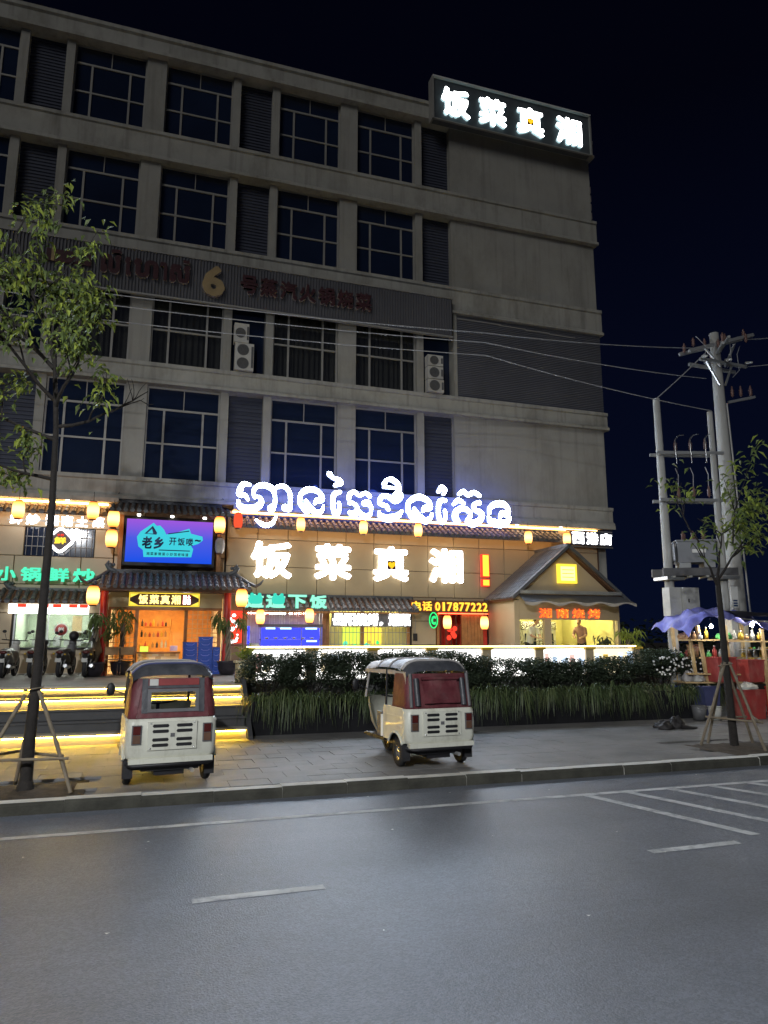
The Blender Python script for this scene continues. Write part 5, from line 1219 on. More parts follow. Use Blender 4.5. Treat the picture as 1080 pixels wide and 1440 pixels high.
for q, d, dep in tips:
    if q.x > -.95 and not (q.z < 6.0 and q.x < -.7): continue
    nl = rng.randint(4,9) if dep < 2 else 1
    for k in range(nl):
        p = q + Vector((rng.gauss(0,.10),rng.gauss(0,.10),rng.gauss(0,.09)))
        dd = rdir(-.45); leafy(lv, p, dd, rng.uniform(.08,.16), rng.uniform(.045,.085), .4, mi=0 if rng.random() < .62 else 1)
lv.build('crown', ('leaf','leaf_bright'), lt_)
tree_prop(-1.53, -12.65, 'bamboo stakes tied round the roadside tree at the left kerb', [(-1.45,-12.72,1.35),(-1.62,-12.72,1.30),(-1.55,-12.55,1.3)], [(-.92,-12.95,0),(-2.25,-12.9,0),(-1.75,-12.05,0)], [((-2.15,-12.88,.46),(-.98,-12.93,.45)),((-2.05,-12.80,.50),(-1.7,-12.15,.47)),((-1.06,-12.9,.48),(-1.7,-12.15,.45))], 1.3)
# right roadside sapling
S0 = (11.0,-12.3)
rt = thing('kerb_sapling', 'thin dark sapling with sparse glossy leaves before the street stall', 'tree', (S0[0], S0[1], 0))
tr = MB(); branch(tr, [(11.0,-12.3,-.03),(10.98,-12.3,.6),(10.93,-12.32,1.5),(10.90,-12.34,2.4),(10.86,-12.36,3.3)], .085, .05, 9); tr.build('trunk', 'bark', rt)
br = MB(); tips = []
for p, d, L_ in (((10.87,-12.36,3.25),(.45,-.1,.9),1.1),((10.87,-12.36,3.1),(-.45,0,.85),.9),((10.86,-12.36,3.3),(.1,.1,1),.9)): 
    grow(p, d, L_, .03, 1)
for p, d, L_ in (((11.2,-12.5,4.1),(.5,-.1,.5),1.0),((11.2,-12.5,4.0),(.15,0,1),1.3),((10.45,-12.4,4.0),(-.6,0,.9),1.2)): grow(p, d, L_, .018, 1)
br.build('branches', 'bark', rt)
lv = MB()
for q, d, dep in tips:
    if q.z < 3.75: continue
    nl = (rng.randint(5,9) if q.x > 10.95 else rng.choice((0,1,3)))
    for k in range(nl):
        p = q + Vector((rng.gauss(0,.12),rng.gauss(0,.12),rng.gauss(0,.12))); leafy(lv, p, rdir(-.3), rng.uniform(.13,.22), rng.uniform(.05,.085), .3, mi=0 if rng.random() < .7 else 1)
for c, n in (((9.75,-12.4,5.15),16),((9.85,-12.4,4.75),10),((10.35,-12.45,5.05),14),((10.15,-12.4,4.15),7),((11.15,-12.6,5.55),14),((11.55,-12.6,4.7),60),((11.3,-12.55,4.35),50),((11.75,-12.6,4.9),40),((11.65,-12.6,4.3),30)):
    for k in range(n): leafy(lv, Vector(c)+Vector((rng.gauss(0,.15),rng.gauss(0,.12),rng.gauss(0,.10))), rdir(-.4), rng.uniform(.12,.2), rng.uniform(.05,.08), .3, mi=0 if rng.random() < .55 else 1)
lv.build('crown', ('leaf','leaf_bright'), rt)
tree_prop(10.94, -12.3, 'wooden stakes propping the thin sapling at the right kerb', [(10.88,-12.36,1.62),(10.96,-12.2,1.60),(10.96,-12.38,1.62),(11.0,-12.24,1.55)], [(10.50,-11.95,0),(10.85,-11.75,0),(11.10,-12.95,0),(11.75,-12.0,0)], [((10.60,-12.02,.55),(11.20,-12.86,.50)),((10.62,-12.1,.53),(11.6,-12.05,.52)),((11.05,-12.9,.54),(11.5,-12.3,.56))], 1.5)

# planter bed with shrubs and a fringe of arching leaves
pl = tag(MB().box(2.18,14.9,-7.75,-7.60,-.2,.72).box(2.18,14.9,-7.6,-5.72,-.2,.62).box(14.78,14.9,-7.6,-5.72,.62,.72).single('planter_bed', 'planter', 'long low dark planter wall holding the hedge in front of the terrace', 'planter'))
def shrub(label, cx, cy, rx, ry, z0, z1, n, m='leaf_dark', lf=(.05,.09), flowers=0):
    t = thing('shrub', label, 'shrub', (cx, cy, .62), 'clipped shrubs in the planter')
    st = MB(); lm = MB()
    for k in range(6):
        a = k*1.05; st.tube([(cx,cy,.60),(cx+.4*rx*math.cos(a),cy+.4*ry*math.sin(a),(z0+z1)/2),(cx+.7*rx*math.cos(a),cy+.7*ry*math.sin(a),z1-.15)],[.02,.012,.006],5)
    st.build('stems', 'bark', t)
    cl = [(rng.uniform(-.85,.85), rng.uniform(-.7,.7), rng.uniform(.25,.95)**.8) for _ in range(44)]
    for _ in range(n):
        u, v, w = rng.choice(cl); x = cx+rx*u+rng.gauss(0,.11); y = cy+ry*v+rng.gauss(0,.11); z = z0+(z1-z0)*w*(1-.12*(u*u))+rng.gauss(0,.07)
        z = min(z, z1+.03)
        leafy(lm, (x,y,z), rdir(.3), rng.uniform(*lf), rng.uniform(*lf)*.5, .15)
    lm.build('foliage', m, t)
    for k in range(flowers):
        f = MB(); x, z = cx+rng.uniform(-.8,.8)*rx, z0+(z1-z0)*rng.uniform(.3,.85); y = cy-ry*rng.uniform(.7,1.05)
        f.ball((x,y,z),(.035,.03,.03),6); f.build('blossom', 'white_paint', t)
SH = [(2.75,.62,1.55,'round dark shrub at the steps end of the planter'),(3.85,.62,1.66,'dark shrub behind the gap between the two rickshaws, nearer the steps'),(4.95,.62,1.60,'dark shrub left of the canvas flap rickshaw roof'),(6.1,.65,1.64,'dark shrub behind the canvas flap rickshaw roof'),(7.35,.66,1.60,'dark shrub just right of the canvas flap rickshaw'),(8.65,.66,1.44,'low shrub before the middle light boxes'),(9.95,.66,1.40,'low shrub below the phone number sign'),(11.25,.66,1.38,'low shrub below the kitchen post'),(12.45,.62,1.42,'low shrub below the kitchen opening')]
for cx, rx, z1, lb in SH: shrub(lb, cx, -6.62, rx+.16, .60, .74, z1+.12, 4600, 'leaf_dark', (.06,.12))
shrub('large shrub dotted with small white blossoms at the stall end of the planter', 13.9, -6.75, .95, .75, .75, 1.75, 5200, 'leaf_dark', (.06,.11), 60)
gr = MB(); xg = 2.3
while xg < 14.85:
    yc = rng.uniform(-7.74,-7.35); nb = rng.randint(50,120); sz = rng.uniform(.65,1.2); tone = rng.random()
    for _ in range(nb):
        a = rng.gauss(-math.pi/2, 1.05); o = Vector((math.cos(a), math.sin(a), 0)); L_ = sz*rng.uniform(.32,.70); w = rng.uniform(.008,.017)
        A_ = L_*rng.uniform(.9,2.1); B_ = A_ + L_*rng.uniform(-.15,.95)
        p0 = Vector((xg+rng.gauss(0,.06), yc+rng.gauss(0,.05), .66)); s = Vector((-o.y,o.x,0))*w; P = []
        for k in range(6):
            t_ = k/5; P.append(p0 + o*L_*(t_-.18*t_*t_) + Vector((0,0,A_*t_-B_*t_*t_)))
        vs = []
        for k, p in enumerate(P): q = s*(1-.85*(k/5)**2); vs += [p-q, p+q]
        gr.add(vs, [(2*k,2*k+1,2*k+3,2*k+2) for k in range(5)], 1 if rng.random() < .15+.35*tone else 0)
    xg += rng.uniform(.10,.30)
tag(gr.build('grass_fringe', ('grass','grass_pale')), 'arching strap leaves spilling over the planter wall', 'grass', kind='stuff')
# potted trees at the gate and a potted palm by the kitchen
def pot_tree(label, x, y, h, seed, twist=True, pot='ceramic', n=120, spread=.38, m='leaf'):
    t = thing('potted_tree', label, 'potted plant', (x, y, TZ), 'potted plants on the terrace')
    p = MB(); p.lathe([(.001,TZ+.01),(.19,TZ+.01),(.27,TZ+.18),(.28,TZ+.33),(.31,TZ+.36),(.31,TZ+.40),(.27,TZ+.40),(.25,TZ+.34),(.001,TZ+.34)], (x,y,0), 18); p.build('pot', pot, t)
    b = MB()
    for q in range(3): b.tube([(x+.05*math.cos(k*.8+q*2.1),y+.05*math.sin(k*.8+q*2.1),TZ+.33+(h-.55)*k/10) for k in range(11)],.035,6)
    b.build('trunk', 'stake', t)
    lm = MB()
    for c in range(7):
        cc = Vector((x+rng.uniform(-spread,spread), y+rng.uniform(-.3,.3), TZ+h-.12+rng.uniform(-.32,.25)))
        for k in range(n//7): leafy(lm, cc+Vector((rng.gauss(0,.06),rng.gauss(0,.06),rng.gauss(0,.07))), rdir(-.9), rng.uniform(.16,.30), rng.uniform(.04,.06), .5)
    lm.build('foliage', m, t)
pot_tree('braided trunk tree in a dark glazed pot left of the gate', -1.46, -2.3, 1.55, 1, n=140)
pot_tree('braided trunk tree right of the gate near the red poster', 2.18, -2.35, 1.6, 2, n=150, spread=.42)
pot_tree('leafy potted tree just inside the gate beside the folding chairs', -.78, -1.62, 1.7, 3, n=120, spread=.3)
pot_tree('potted bush lit yellow at the far end of the kitchen', 15.15, -3.6, 1.25, 4, n=150, spread=.42, m='leaf_bright')
pot_tree('dark potted bush inside the kitchen opening', 14.5, -3.2, .95, 5, n=110, spread=.3, m='leaf_dark')
t = thing('stone_planter', 'square tan stone planter with bright green plant at the top of the steps', 'planter', (2.45,-3.6,TZ), )
Bx(2.05,2.5,-6.1,-5.65,TZ-.02,TZ+.45).build('box', 'cream', t); Bx(2.0,2.55,-6.15,-5.60,TZ+.45,TZ+.50).build('rim', 'cream', t)
lm = MB()
for k in range(130): leafy(lm, (2.27+rng.gauss(0,.12),-5.87+rng.gauss(0,.1),TZ+.55+abs(rng.gauss(0,.14))), rdir(.6), rng.uniform(.1,.2), .05, .3)
lm.build('foliage', 'leaf_bright', t)
# ---------------------------------------------------------------- poles and transformer
def pole(name, label, x, y, h, r0, r1):
    t = thing(name, label, 'utility pole', (x, y, 0), 'concrete utility poles')
    m = MB(); m.tube([(x,y,-.2),(x,y,h*.5),(x,y,h)],[r0,(r0+r1)/2,r1],18); m.build('shaft', 'pole_concrete', t); return t
PA, PB, PC = (14.3,-6.80), (15.62,-7.5), (16.62,-6.9)
pa = pole('utility_pole', 'pale concrete pole carrying the grey meter box left of the transformer', *PA, 9.3, .155, .10)
pb = pole('utility_pole', 'slim concrete pole right of the transformer', *PB, 8.8, .13, .08)
pc = pole('utility_pole', 'thick tall concrete pole topped with angled crossarms and insulators', *PC, 11.7, .28, .14)
def insul(t, x, y, z, h=.32, up=(0,0,1)):
    m = MB(); pr = [(.02,0),(.02,.04)]
    for k in range(4): pr += [(.06,.05+k*.055),(.03,.085+k*.055)]
    pr += [(.02,h),(.001,h)]; m.lathe(pr, (x,y,z), 9); m.build('insulator', 'porcelain', t)
def arm(t, a, b, w=.10): MB().bar(a, b, w, w).build('crossarm', 'steel', t)
x, y = PC
for dy, z in ((-.22,11.25),(.22,11.3)): arm(pc, (x-1.0,y+.25+dy,z-.25), (x+1.0,y-.35+dy,z+.30))
for dy, z in ((-.24,10.65),(.24,10.65)): arm(pc, (x-.85,y+dy,z), (x+.95,y+dy,z-.05), .09)
for s in (-1,1):
    MB().bar((x+s*.08,y-.25,10.5),(x+s*.6,y-.2,11.2+.14*s),.05,.05).build('brace', 'steel', pc)
for k, dx in enumerate((-.95,-.3,.35,.95)): insul(pc, x+dx, y+.02-.28*dx, 11.3+.27*dx)
for dx in (-.8,.1,.9): MB().tube([(x+dx,y-.3,10.7),(x+dx-.25,y-.75,10.52)],[.05,.03],7).build('strain_insulator', 'white_plastic', pc)
arm(pc, (x+.15,y-.2,9.35), (x+1.0,y-.4,9.55), .08)
for dx in (.25,.55,.9): insul(pc, x+dx, y-.25-.12*dx, 9.48+.1*dx, .36)
MB().tube([(x+.12,y-.36,2.0),(x+.1,y-.30,5),(x+.06,y-.22,9.3)],.025,6).build('conduit', 'pole_concrete', pc)
arm(pc, (x-.55,y-.9,10.95), (x+.5,y+.8,10.95), .08); arm(pc, (x-.35,y-.95,11.15), (x+.65,y+.7,11.2), .07)
for k, (dx, dy) in enumerate(((-.5,-.85),(-.2,-.35),(.35,.55),(.5,-.75),(-.75,.1))): insul(pc, x+dx, y+dy, 11.0+.05*k, .30)
for k, (dx, dz) in enumerate(((-.9,10.9),(-.4,11.0),(.45,11.1),(.8,10.8))): MB().tube([(x+dx,y-.2,dz+.5),(x+dx*.7,y-.3,dz+.15),(x+dx*.8,y-.25,dz-.35),(x+dx*.5,y-.2,dz-.6)],.012,5).build('jumper_lead', 'wire', pc)
for dx in (-.6,.4): MB().bar((x+dx*.2,y-.2,9.9),(x+dx,y-.22,10.62),.05,.05).build('brace', 'steel', pc)
# transformer platform between the two slim poles
pf = thing('transformer_platform', 'steel beams clamped between the two slim poles', 'platform', (14.9,-6.7,3.9))
for s in (-.24,.24): MB().bar((PA[0]-.35,PA[1]+s+.05,3.98),(PB[0]+.25,PB[1]+s-.05,3.98),.10,.22).build('beam', 'grey_plastic', pf)
for k in range(4): f_ = k/3; MB().bar((14.2+1.2*f_,-7.15-.64*f_,3.84),(14.5+1.2*f_,-6.5-.64*f_,3.84),.08,.05).build('cross_tie', 'white_plastic', pf)
for (px, py) in (PA, PB): Bx(px-.30,px+.30,py-.30,py+.30,3.76,3.85).build('clamp', 'steel', pf)
tf = thing('transformer', 'grey box transformer with bushings on the steel platform', 'transformer', (14.95,-7.15,4.1))
m = MB(); cx, cy = 14.96, -7.15; d = Vector((PB[0]-PA[0],PB[1]-PA[1],0)).normalized(); nn = Vector((-d.y,d.x,0))
def tb_(hx, hy, z0, z1, name, mt, ox=0, oy=0, parent=None):
    q = MB(); c = Vector((cx,cy,0)) + d*ox + nn*oy
    vs = [tuple(c + d*sx*hx + nn*sy*hy + Vector((0,0,z))) for z in (z0,z1) for sx,sy in ((-1,-1),(1,-1),(1,1),(-1,1))]
    q.add(vs, [(3,2,1,0),(4,5,6,7),(0,1,5,4),(1,2,6,5),(2,3,7,6),(3,0,4,7)]); return q.build(name, mt, parent or tf)
tb_(.52,.33,4.25,4.86,'tank','transformer'); tb_(.56,.37,4.86,4.90,'lid','transformer'); tb_(.18,.02,4.52,4.62,'name_plate','white_paint',.05,-.345); tb_(.15,.30,4.10,4.25,'foot','steel',-.33); tb_(.15,.30,4.10,4.25,'foot','steel',.33)
for k in range(6): tb_(.012,.10,4.30,4.80,'cooling_fin','transformer',-.62+.0*k,-.30+.12*k)
for k in range(3):
    c = Vector((cx,cy,0)) + d*(-.28+.28*k); insul(tf, c.x, c.y, 4.90, .30); c2 = c + nn*.2; insul(tf, c2.x+.1, c2.y, 4.90, .22)
for nm_, z, lb in (('fuse_crossarm',7.55,'upper crossarm with curved fuse leads between the slim poles'),('switch_crossarm',6.12,'lower crossarm with brown arresters between the slim poles')):
    t = thing(nm_, lb, 'crossarm', (14.9,-6.7,z))
    for s in (-.16,.16): MB().bar((PA[0]-.25,PA[1]+s,z),(PB[0]+.25,PB[1]+s,z-.05),.07,.09).build('beam', 'steel', t)
    for k in range(3):
        f_ = .22+.28*k; px, py = PA[0]+(PB[0]-PA[0])*f_, PA[1]+(PB[1]-PA[1])*f_
        insul(t, px, py-.18, z+.04, .34)
        if z > 7: MB().tube([(px,py-.2,z-.35),(px-.06,py-.25,z+.05),(px-.05,py-.25,z+.38),(px+.12,py-.2,z+.52),(px+.4,py-.1,z+.60)],.016,6).build('fuse_lead', 'chrome', t)
        else: MB().tube([(px,py-.18,z+.38),(px+.1,py-.1,z+.75),(px+.05,py-.05,7.1)],.012,5).build('lead', 'wire', t)
mbx = thing('meter_box', 'pale grey metal meter box on the left slim pole', 'meter box', (PA[0],PA[1]-.35,2.85))
Bx(PA[0]-.45,PA[0]-.06,PA[1]-.52,PA[1]-.22,2.72,3.52).build('side_cabinet', 'white_plastic', mbx); bo = Bx(PA[0]-.03,PA[0]+.50,PA[1]-.60,PA[1]-.22,2.80,3.52).build('cabinet', 'white_plastic', mbx)
Bx(PA[0]+.02,PA[0]+.45,PA[1]-.612,PA[1]-.602,2.86,3.46).build('door', 'white_plastic', bo); Bx(PA[0]+.10,PA[0]+.13,PA[1]-.63,PA[1]-.612,3.1,3.2).build('latch', 'black', bo)
psn = thing('pole_notice', 'small white notice plate with dark marks on the slim pole', 'notice', (PB[0],PB[1]-.2,2.9))
Bx(PB[0]-.02,PB[0]+.22,PB[1]-.26,PB[1]-.24,2.95,3.55).build('plate', 'white_paint', psn)
for k in range(3): Bx(PB[0]+.03,PB[0]+.17,PB[1]-.268,PB[1]-.261,2.99+.07*k,3.03+.07*k).build('mark', 'ink_blue', psn)
# overhead wires
def cable(label, pts, r=.012, mt='wire'):
    P = []
    for i in range(len(pts)-1):
        a, b = Vector(pts[i]), Vector(pts[i+1]); L_ = (b-a).length
        for k in range(14): t_ = k/14; P.append(tuple(a.lerp(b,t_) - Vector((0,0,4*t_*(1-t_)*L_*.012))))
    P.append(pts[-1]); m = MB(); m.tube(P, r, 5); return m.single('overhead_cable', mt, label, 'cable', 'overhead cables')
cable('top one of three cables strung across the facade', [(-9,-8,9.75),(8.0,-8,10.05),(16.0,-7.2,11.0)])
cable('middle one of three cables strung across the facade', [(-9,-8,9.50),(8.0,-8,9.78),(15.6,-7.5,9.85)])
cable('lowest one of three cables strung across the facade', [(-9,-8,9.12),(8.0,-8,9.42),(15.6,-7.6,8.8)])
cable('thin cable from the tall pole top down to the left slim pole', [(15.8,-7.3,10.75),(14.3,-6.8,9.3)], .016)
cable('thin cable trailing off to the right of the tall pole', [(17.5,-7.1,10.6),(25,-8.5,12)], .014)
cable('thin cable leaving the tall pole crossarm to the right', [(17.6,-7.2,11.5),(25,-9,12.6)], .014)

# ---------------------------------------------------------------- street stall under tarps
stl = thing('street_stall', 'cluttered wooden street stall with tarpaulin roof beyond the hedge', 'market stall', (15.3,-8,0))
for a, b, w in (((14.05,-7.75,2.30),(14.32,-7.7,0),.07),((14.30,-7.8,2.45),(14.62,-7.8,0),.08),((14.95,-8.1,2.45),(15.02,-8.1,0),.09),((15.95,-8.35,2.35),(16.05,-8.35,0),.08),((17.2,-8.6,2.3),(17.2,-8.6,0),.08),((14.2,-6.9,2.5),(14.3,-6.9,0),.08),((16.4,-7.2,2.6),(16.4,-7.2,0),.08)): MB().bar(b, a, w, w).build('post', 'wood_light', stl)
for a, b in (((13.75,-7.70,2.05),(15.4,-8.15,2.05)),((15.0,-8.1,2.02),(17.3,-8.6,2.0)),((13.9,-7.72,1.15),(17.2,-8.6,1.1))): MB().bar(a, b, .16, .04).build('shelf_plank', 'wood_light', stl)
MB().bar((13.9,-7.4,.92),(17.3,-8.3,.90),.75,.04).build('counter', 'wood_light', stl)
MB().bar((14.1,-6.9,1.55),(17.2,-7.6,1.55),.4,.04).build('back_shelf', 'wood_light', stl)
m = MB()
def tarp(u, v):
    x = 13.62 + 2.75*u; y = -8.0 - .62*u + 1.5*(v-.15); z = 2.42 + .40*math.sin(math.pi*min(u*.95+.10,1)**.8) - .45*max(0,.15-v)*2 + .10*v + .05*math.sin(u*13+v*3) + .035*math.sin(u*29+v*7) + .03*math.sin(u*41-v*13) + .04*math.sin(v*17+u*6) - .5*max(0,.16-u)*4.5 - .30*max(0,.2-v)*abs(math.sin(u*9))
    return (x, y, z)
m.grid(tarp, 90, 36); m.build('tarp_roof', 'blue_tarp', stl)
m = MB(); m.grid(lambda u,v: (14.9+4.6*u, -8.75-.4*u+2.1*v, 2.76-.10*u+.06*math.sin(u*9+v*4)+.10*v-.28*max(0,.2-v)*2), 30, 10); m.build('dark_tarp_roof', 'dark_tarp', stl)
for x0, y0, x1, y1, z in ((15.0,-8.65,16.4,-8.9,2.62),(15.6,-8.8,17.3,-9.05,2.55)): MB().tube([(x0,y0,z),(x1,y1,z-.18)],.02,6).build('tarp_pole', 'white_plastic', stl)
for x, y, z in ((14.45,-8.15,2.42),(15.55,-8.45,2.46),(16.7,-8.7,2.42)):
    m = MB(); m.ball((x,y,z),(.045,.045,.06),8); m.build('lamp_bulb', 'e_stall', stl); MB().tube([(x,y,z+.05),(x,y+.03,z+.22)],.006,4).build('lamp_cord', 'black', stl)
def sbox(label, name, cat, x, y, z, w, d_, h, mt, lid=None, taper=.9, grp=None):
    t = thing(name, label, cat, (x,y,z), grp); m = MB(); n_ = 4
    vs = [(x+sx*w/2*k, y+sy*d_/2*k, zz) for zz, k in ((z,taper),(z+h,1)) for sx,sy in ((-1,-1),(1,-1),(1,1),(-1,1))]
    m.add(vs, [(3,2,1,0),(4,5,6,7),(0,1,5,4),(1,2,6,5),(2,3,7,6),(3,0,4,7)]); m.build('body', mt, t)
    Bx(x-w/2-.015,x+w/2+.015,y-d_/2-.015,y+d_/2+.015,z+h,z+h+.035).build('rim', lid or mt, t); return t
sbox('faded red ice box with a pale lid on the stall counter', 'ice_box', 'ice box', 14.78,-8.05,.945,.62,.45,.62,'red_plastic','red_plastic')
sbox('second red ice box further along the stall counter', 'ice_box', 'ice box', 15.55,-8.25,.945,.55,.45,.55,'red_plastic','red_plastic')
sbox('red tub below the counter behind the sapling stakes', 'plastic_tub', 'tub', 15.3,-8.35,.0,.7,.5,.72,'red_plastic')
sbox('dark red cabinet under the far end of the counter', 'cabinet', 'cabinet', 16.4,-8.5,.0,.8,.5,.78,'red_paint',None,1)
sbox('tall grey blue rubbish bin at the near stall corner', 'rubbish_bin', 'bin', 14.30,-7.95,.0,.52,.45,.80,'blue_plastic',None,.82)
sbox('dark blue box behind the grey blue bin', 'storage_box', 'box', 13.98,-7.45,.0,.5,.4,.78,'blue_crate',None,.95)
def bucket(label, x, y, z, r, h, mt):
    t = thing('bucket', label, 'bucket', (x,y,z), 'buckets by the stall'); m = MB(); m.lathe([(.001,z+.01),(r*.8,z+.005),(r,z+h),(r*.94,z+h),(r*.75,z+.04)], (x,y,0), 16); m.build('body', mt, t)
    k = MB(); k.lathe([(r,z+h-.02),(r*1.06,z+h-.01),(r*1.06,z+h+.01),(r,z+h+.01)], (x,y,0), 16); k.build('rim', mt, t); q = MB(); q.tube([(x-r,y,z+h),(x-r*.6,y-r*.9,z+h*.8),(x+r*.6,y-r*.9,z+h*.8),(x+r,y,z+h)],.006,5); q.build('handle', 'steel', t)
bucket('grey bucket on the pavement at the hedge end', 13.75,-8.25,0,.19,.36,'grey_plastic'); bucket('pale bucket with stained rim beside the grey bucket', 14.12,-8.4,0,.17,.34,'white_plastic')
bucket('brown bucket under the tarp behind the posts', 14.62,-7.2,1.575,.17,.34,'cardboard')
its = (('white_plastic','white'),('green_plastic','green'),('yellow_tub','yellow'),('red_plastic','red'),('cardboard','brown'),('steel','metal'))
spots = [('on the back shelf',14.2,-6.95,1.572,3),('on the back shelf behind the second red box',15.2,-7.15,1.572,5),('at the far end of the back shelf',16.2,-7.4,1.572,5),('on the top plank',14.15,-7.82,2.072,3),('on the top plank past the third post',15.2,-8.15,2.062,5),('on the counter past the red boxes',16.1,-8.15,.945,5)]
for wh, x, y, z, n in spots:
    for k in range(n):
        mt, cn = its[(k*2+len(wh)) % 6]; h = rng.uniform(.12,.30); r = rng.uniform(.04,.075); xx = x+.17*k; yy = y-.04*k
        t = thing('bottle', f'{cn} container {wh}, {("first","second","third","fourth","fifth")[k]} from the hedge side', 'container', (xx,yy,z), 'containers on the stall')
        m = MB(); m.lathe([(.001,z),(r,z),(r,z+h*.65),(r*.45,z+h*.82),(r*.45,z+h)], (xx,yy,0), 10); m.build('body', mt, t); q = MB(); q.lathe([(r*.5,z+h),(r*.5,z+h+.03),(.001,z+h+.03)], (xx,yy,0), 10); q.build('cap', 'white_plastic', t)
gc = thing('glass_case', 'glass food case with snacks on the stall counter', 'display case', (16.3,-8.0,1.5))
for z in (1.48,1.78,2.0): Bx(15.75,16.95,-7.95,-7.6,z,z+.02).build('shelf', 'steel', gc)
for x in (15.76,16.94): Bx(x-.015,x+.015,-7.97,-7.94,1.48,2.02).build('frame', 'steel', gc)
for k in range(14):
    m = MB(); m.ball((15.85+.08*k,-7.8+rng.uniform(-.08,.08),1.53+(.30 if k % 2 else 0)),(.05,.05,.035),6); m.build('snack', rng.choice(('yellow_tub','cardboard','green_plastic','white_plastic')), gc)
# dark bag left lying on the pavement
bg_ = thing('dumped_bag', 'dark crumpled bag lying on the pavement before the planter', 'bag', (11.75,-9.55,0))
def lump(c, r, seed, n=22):
    m = MB(); q = random.Random(seed); ph = [q.uniform(0,6) for _ in range(6)]
    def f(u, v):
        a, b = u*2*math.pi, .03+v*(math.pi*.56)
        k = 1+.12*math.sin(3*a+ph[0])+.09*math.sin(5*a+4*b+ph[1])+.07*math.sin(9*a-5*b+ph[2])+.05*math.sin(13*b+2*a+ph[3])
        return (c[0]+r[0]*k*math.cos(a)*math.sin(b), c[1]+r[1]*k*math.sin(a)*math.sin(b), max(c[2]+.004, c[2]+r[2]*k*(math.cos(b)*.85+.15)))
    return m.grid(f, n, n//2)
lump((11.60,-9.55,0),(.24,.20,.17),3).build('body', 'bag', bg_); lump((11.93,-9.52,0),(.20,.19,.24),5).build('body', 'bag', bg_)
m = MB(); m.tube([(11.95,-9.7,.05),(12.2,-9.78,.02),(12.38,-9.7,.015)],[.06,.04,.02],7); m.build('strap', 'bag', bg_)

for lb, c, r, sd, mt in (('crumpled white plastic bag on the counter beside the first red ice box',(14.25,-7.75,.945),(.17,.14,.20),11,'white_plastic'),('grey sack slumped on the counter by the hedge',(14.02,-7.6,.945),(.15,.15,.24),12,'canvas_pale'),
 ('green bundle under the tarp on the top plank',(15.05,-7.95,2.07),(.26,.16,.18),13,'green_plastic'),('brown sack on the top plank by the first post',(14.0,-7.6,2.07),(.17,.14,.16),14,'cardboard'),('purple bag hanging at the counter end',(16.0,-8.75,1.15),(.13,.10,.28),15,'blue_tarp'),('brown woven basket heap on the ground at the far stall end',(16.9,-9.2,.0),(.40,.30,.42),16,'cardboard'),('pale cloth heap on the red tub',(15.2,-8.42,.76),(.28,.2,.16),17,'white_plastic')):
    lump(c, r, sd).single('stall_bundle', mt, lb, 'bundle', 'bundles about the stall')
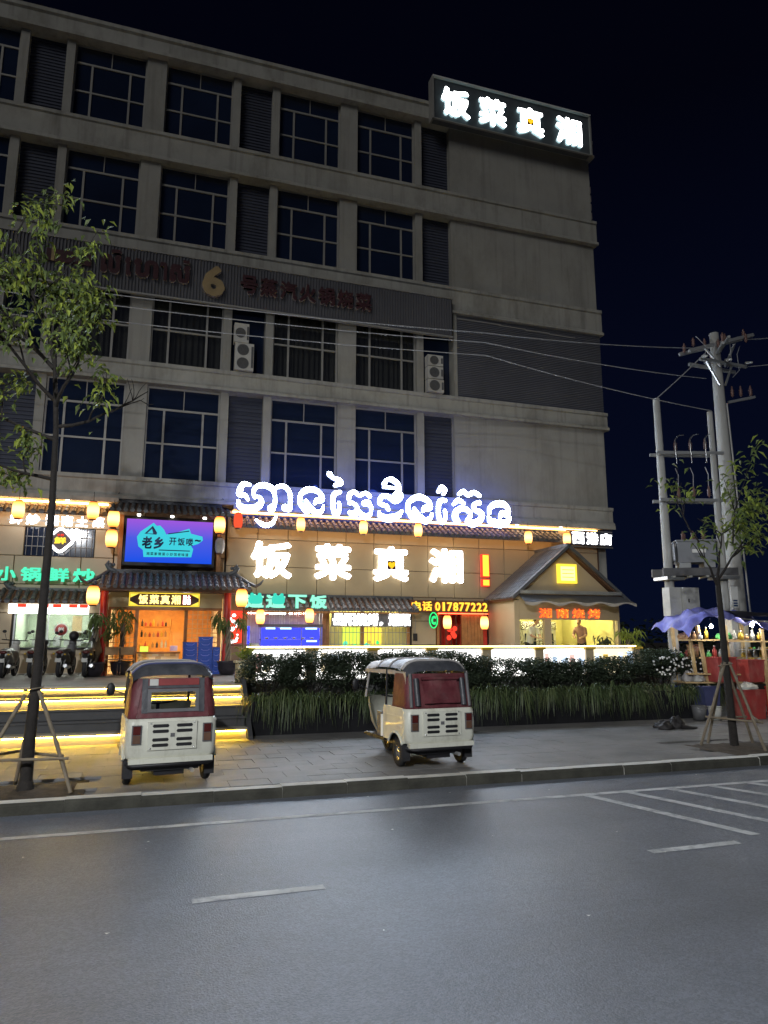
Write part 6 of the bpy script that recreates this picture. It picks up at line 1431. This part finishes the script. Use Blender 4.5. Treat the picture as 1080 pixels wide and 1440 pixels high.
# ---------------------------------------------------------------- two kitchen workers
def worker(label, x, y, rz, shirt, bend):
    t = thing('person', label, 'person', (x,y,TZ+.01), 'kitchen workers', local=True, rz=rz)
    J = {'pel':(0,0,.92),'spine':(0,.04*bend,1.12),'chest':(0,.12*bend,1.36),'neck':(0,.17*bend,1.49),'head0':(0,.21*bend,1.56),
         'shl':(-.18,.12*bend,1.40),'ell':(-.24,.18*bend+.04,1.14),'wrl':(-.14,.36,1.10),'hal':(-.10,.44,1.08),'shr':(.18,.12*bend,1.40),'elr':(.24,.18*bend+.04,1.14),'wrr':(.12,.36,1.10),'har':(.09,.44,1.08),
         'hil':(-.10,0,.88),'knl':(-.11,.02,.48),'anl':(-.11,0,.08),'tol':(-.12,.16,.04),'hir':(.10,0,.88),'knr':(.11,.02,.48),'anr':(.11,0,.08),'tor':(.12,.16,.04)}
    Rr = {'pel':.14,'spine':.13,'chest':.14,'neck':.06,'head0':.055,'shl':.075,'ell':.05,'wrl':.033,'hal':.036,'shr':.075,'elr':.05,'wrr':.033,'har':.036,'hil':.10,'knl':.065,'anl':.045,'tol':.04,'hir':.10,'knr':.065,'anr':.045,'tor':.04}
    E_ = [('pel','spine'),('spine','chest'),('chest','neck'),('neck','head0'),('chest','shl'),('shl','ell'),('ell','wrl'),('wrl','hal'),('chest','shr'),('shr','elr'),('elr','wrr'),('wrr','har'),('pel','hil'),('hil','knl'),('knl','anl'),('anl','tol'),('pel','hir'),('hir','knr'),('knr','anr'),('anr','tor')]
    ks = list(J); me = bpy.data.meshes.new('body'); me.from_pydata([J[k] for k in ks], [(ks.index(a),ks.index(b)) for a,b in E_], [])
    o = bpy.data.objects.new('tmp', me); COL.objects.link(o); md = o.modifiers.new('s','SKIN'); md.use_smooth_shade = True
    for i, k in enumerate(ks): me.skin_vertices[0].data[i].radius = (Rr[k]*(1.25 if k in ('chest','spine','pel') else 1), Rr[k]*(.85 if k in ('chest','spine','pel') else 1)); me.skin_vertices[0].data[i].use_root = (k == 'pel')
    o.modifiers.new('d','SUBSURF').levels = 1
    dg = bpy.context.evaluated_depsgraph_get(); dg.update(); m2 = bpy.data.meshes.new_from_object(o.evaluated_get(dg)); bpy.data.objects.remove(o)
    for mt in (shirt, 'black', 'skin'): m2.materials.append(M(mt))
    for p in m2.polygons:
        c = p.center; p.material_index = 2 if (c.z > 1.47 and abs(c.x) < .12) or (c.y > .24 and c.z < 1.2 and c.z > 1.0) else (0 if c.z > .90 else 1); p.use_smooth = True
    bo = link(bpy.data.objects.new('body', m2), t)
    hd = MB(); hy = .24*bend; hd.ball((0,hy+.02,1.64),(.078,.095,.115),14); hd.ball((0,hy+.115,1.625),(.016,.025,.022),6); 
    for s in (-1,1): hd.ball((s*.08,hy+.01,1.635),(.014,.022,.03),6)
    ho = hd.build('head', 'skin', t)
    for s in (-1,1): MB().ball((s*.032,hy+.102,1.655),(.013,.010,.008),6).build('eye', 'hair', ho)
    MB().ball((0,hy+.108,1.585),(.024,.008,.006),6).build('mouth', 'maroon', ho)
    hr = MB(); hr.ball((0,hy-.005,1.675),(.088,.10,.10),14); hr.build('hair', 'hair', t)
    for s in (-1,1):
        for q in range(4): MB().tube([(s*.10+.018*(q-1.5),.44,1.08),(s*.10+.02*(q-1.5),.50,1.065),(s*.10+.02*(q-1.5),.535,1.035)],[.009,.008,.006],5).build('finger', 'skin', bo)
        MB().tube([(s*.10-s*.03,.42,1.085),(s*.10-s*.055,.47,1.07)],[.010,.007],5).build('thumb', 'skin', bo)
worker('cook in a pale shirt and dark hair bending over the kitchen counter', 12.75, -1.25, R(200), 'shirt_white', 1.5)
worker('worker in a brown top seen behind the counter near the far kitchen wall', 15.0, -1.1, R(130), 'shirt_brown', 1.1)

# ---------------------------------------------------------------- street lamp across the road, behind the viewer
sl_ = thing('street_lamp', 'tall street lamp on the near side of the road behind the viewer', 'street lamp', (-5.5,-31.5,-.2))
MB().tube([(-5.5,-31.5,-.2),(-5.5,-31.5,8.6),(-5.3,-30.6,9.3),(-5.1,-29.2,9.5)],[.11,.07,.05,.04],10).build('post', 'steel', sl_)
m = MB(); m.box(-5.28,-4.92,-29.3,-28.5,9.46,9.60); m.build('lamp_head', 'grey_plastic', sl_)
ld = bpy.data.lights.new('street_lamp_light', 'SPOT'); ld.energy = 16500; ld.spot_size = R(112); ld.spot_blend = .9; ld.shadow_soft_size = .18; ld.color = (.94,.97,1.0); ld.specular_factor = .3
lo = bpy.data.objects.new('street_lamp_light', ld); link(lo, sl_); lo.location = (.4, 2.6, 9.62)
lo.rotation_euler = Vector((.42,.95,-.78)).to_track_quat('-Z','Y').to_euler()

# far dark line of trees closing the view beyond the corner
tl = MB()
for k in range(5200):
    x = rng.uniform(-90,150); h = 3.6+1.1*math.sin(x*.21)+.8*math.sin(x*.53+1)+.5*math.sin(x*1.3); z = rng.uniform(-.2,1)**1.0*h
    leafy(tl, (x,62+rng.uniform(-3,3),max(0,z)+rng.gauss(0,.25)), rdir(.2), rng.uniform(.6,1.3), rng.uniform(.4,.8), .2)
tag(tl.build('treeline', 'leaf_dark'), 'far dark line of trees beyond the block', 'trees', kind='stuff')
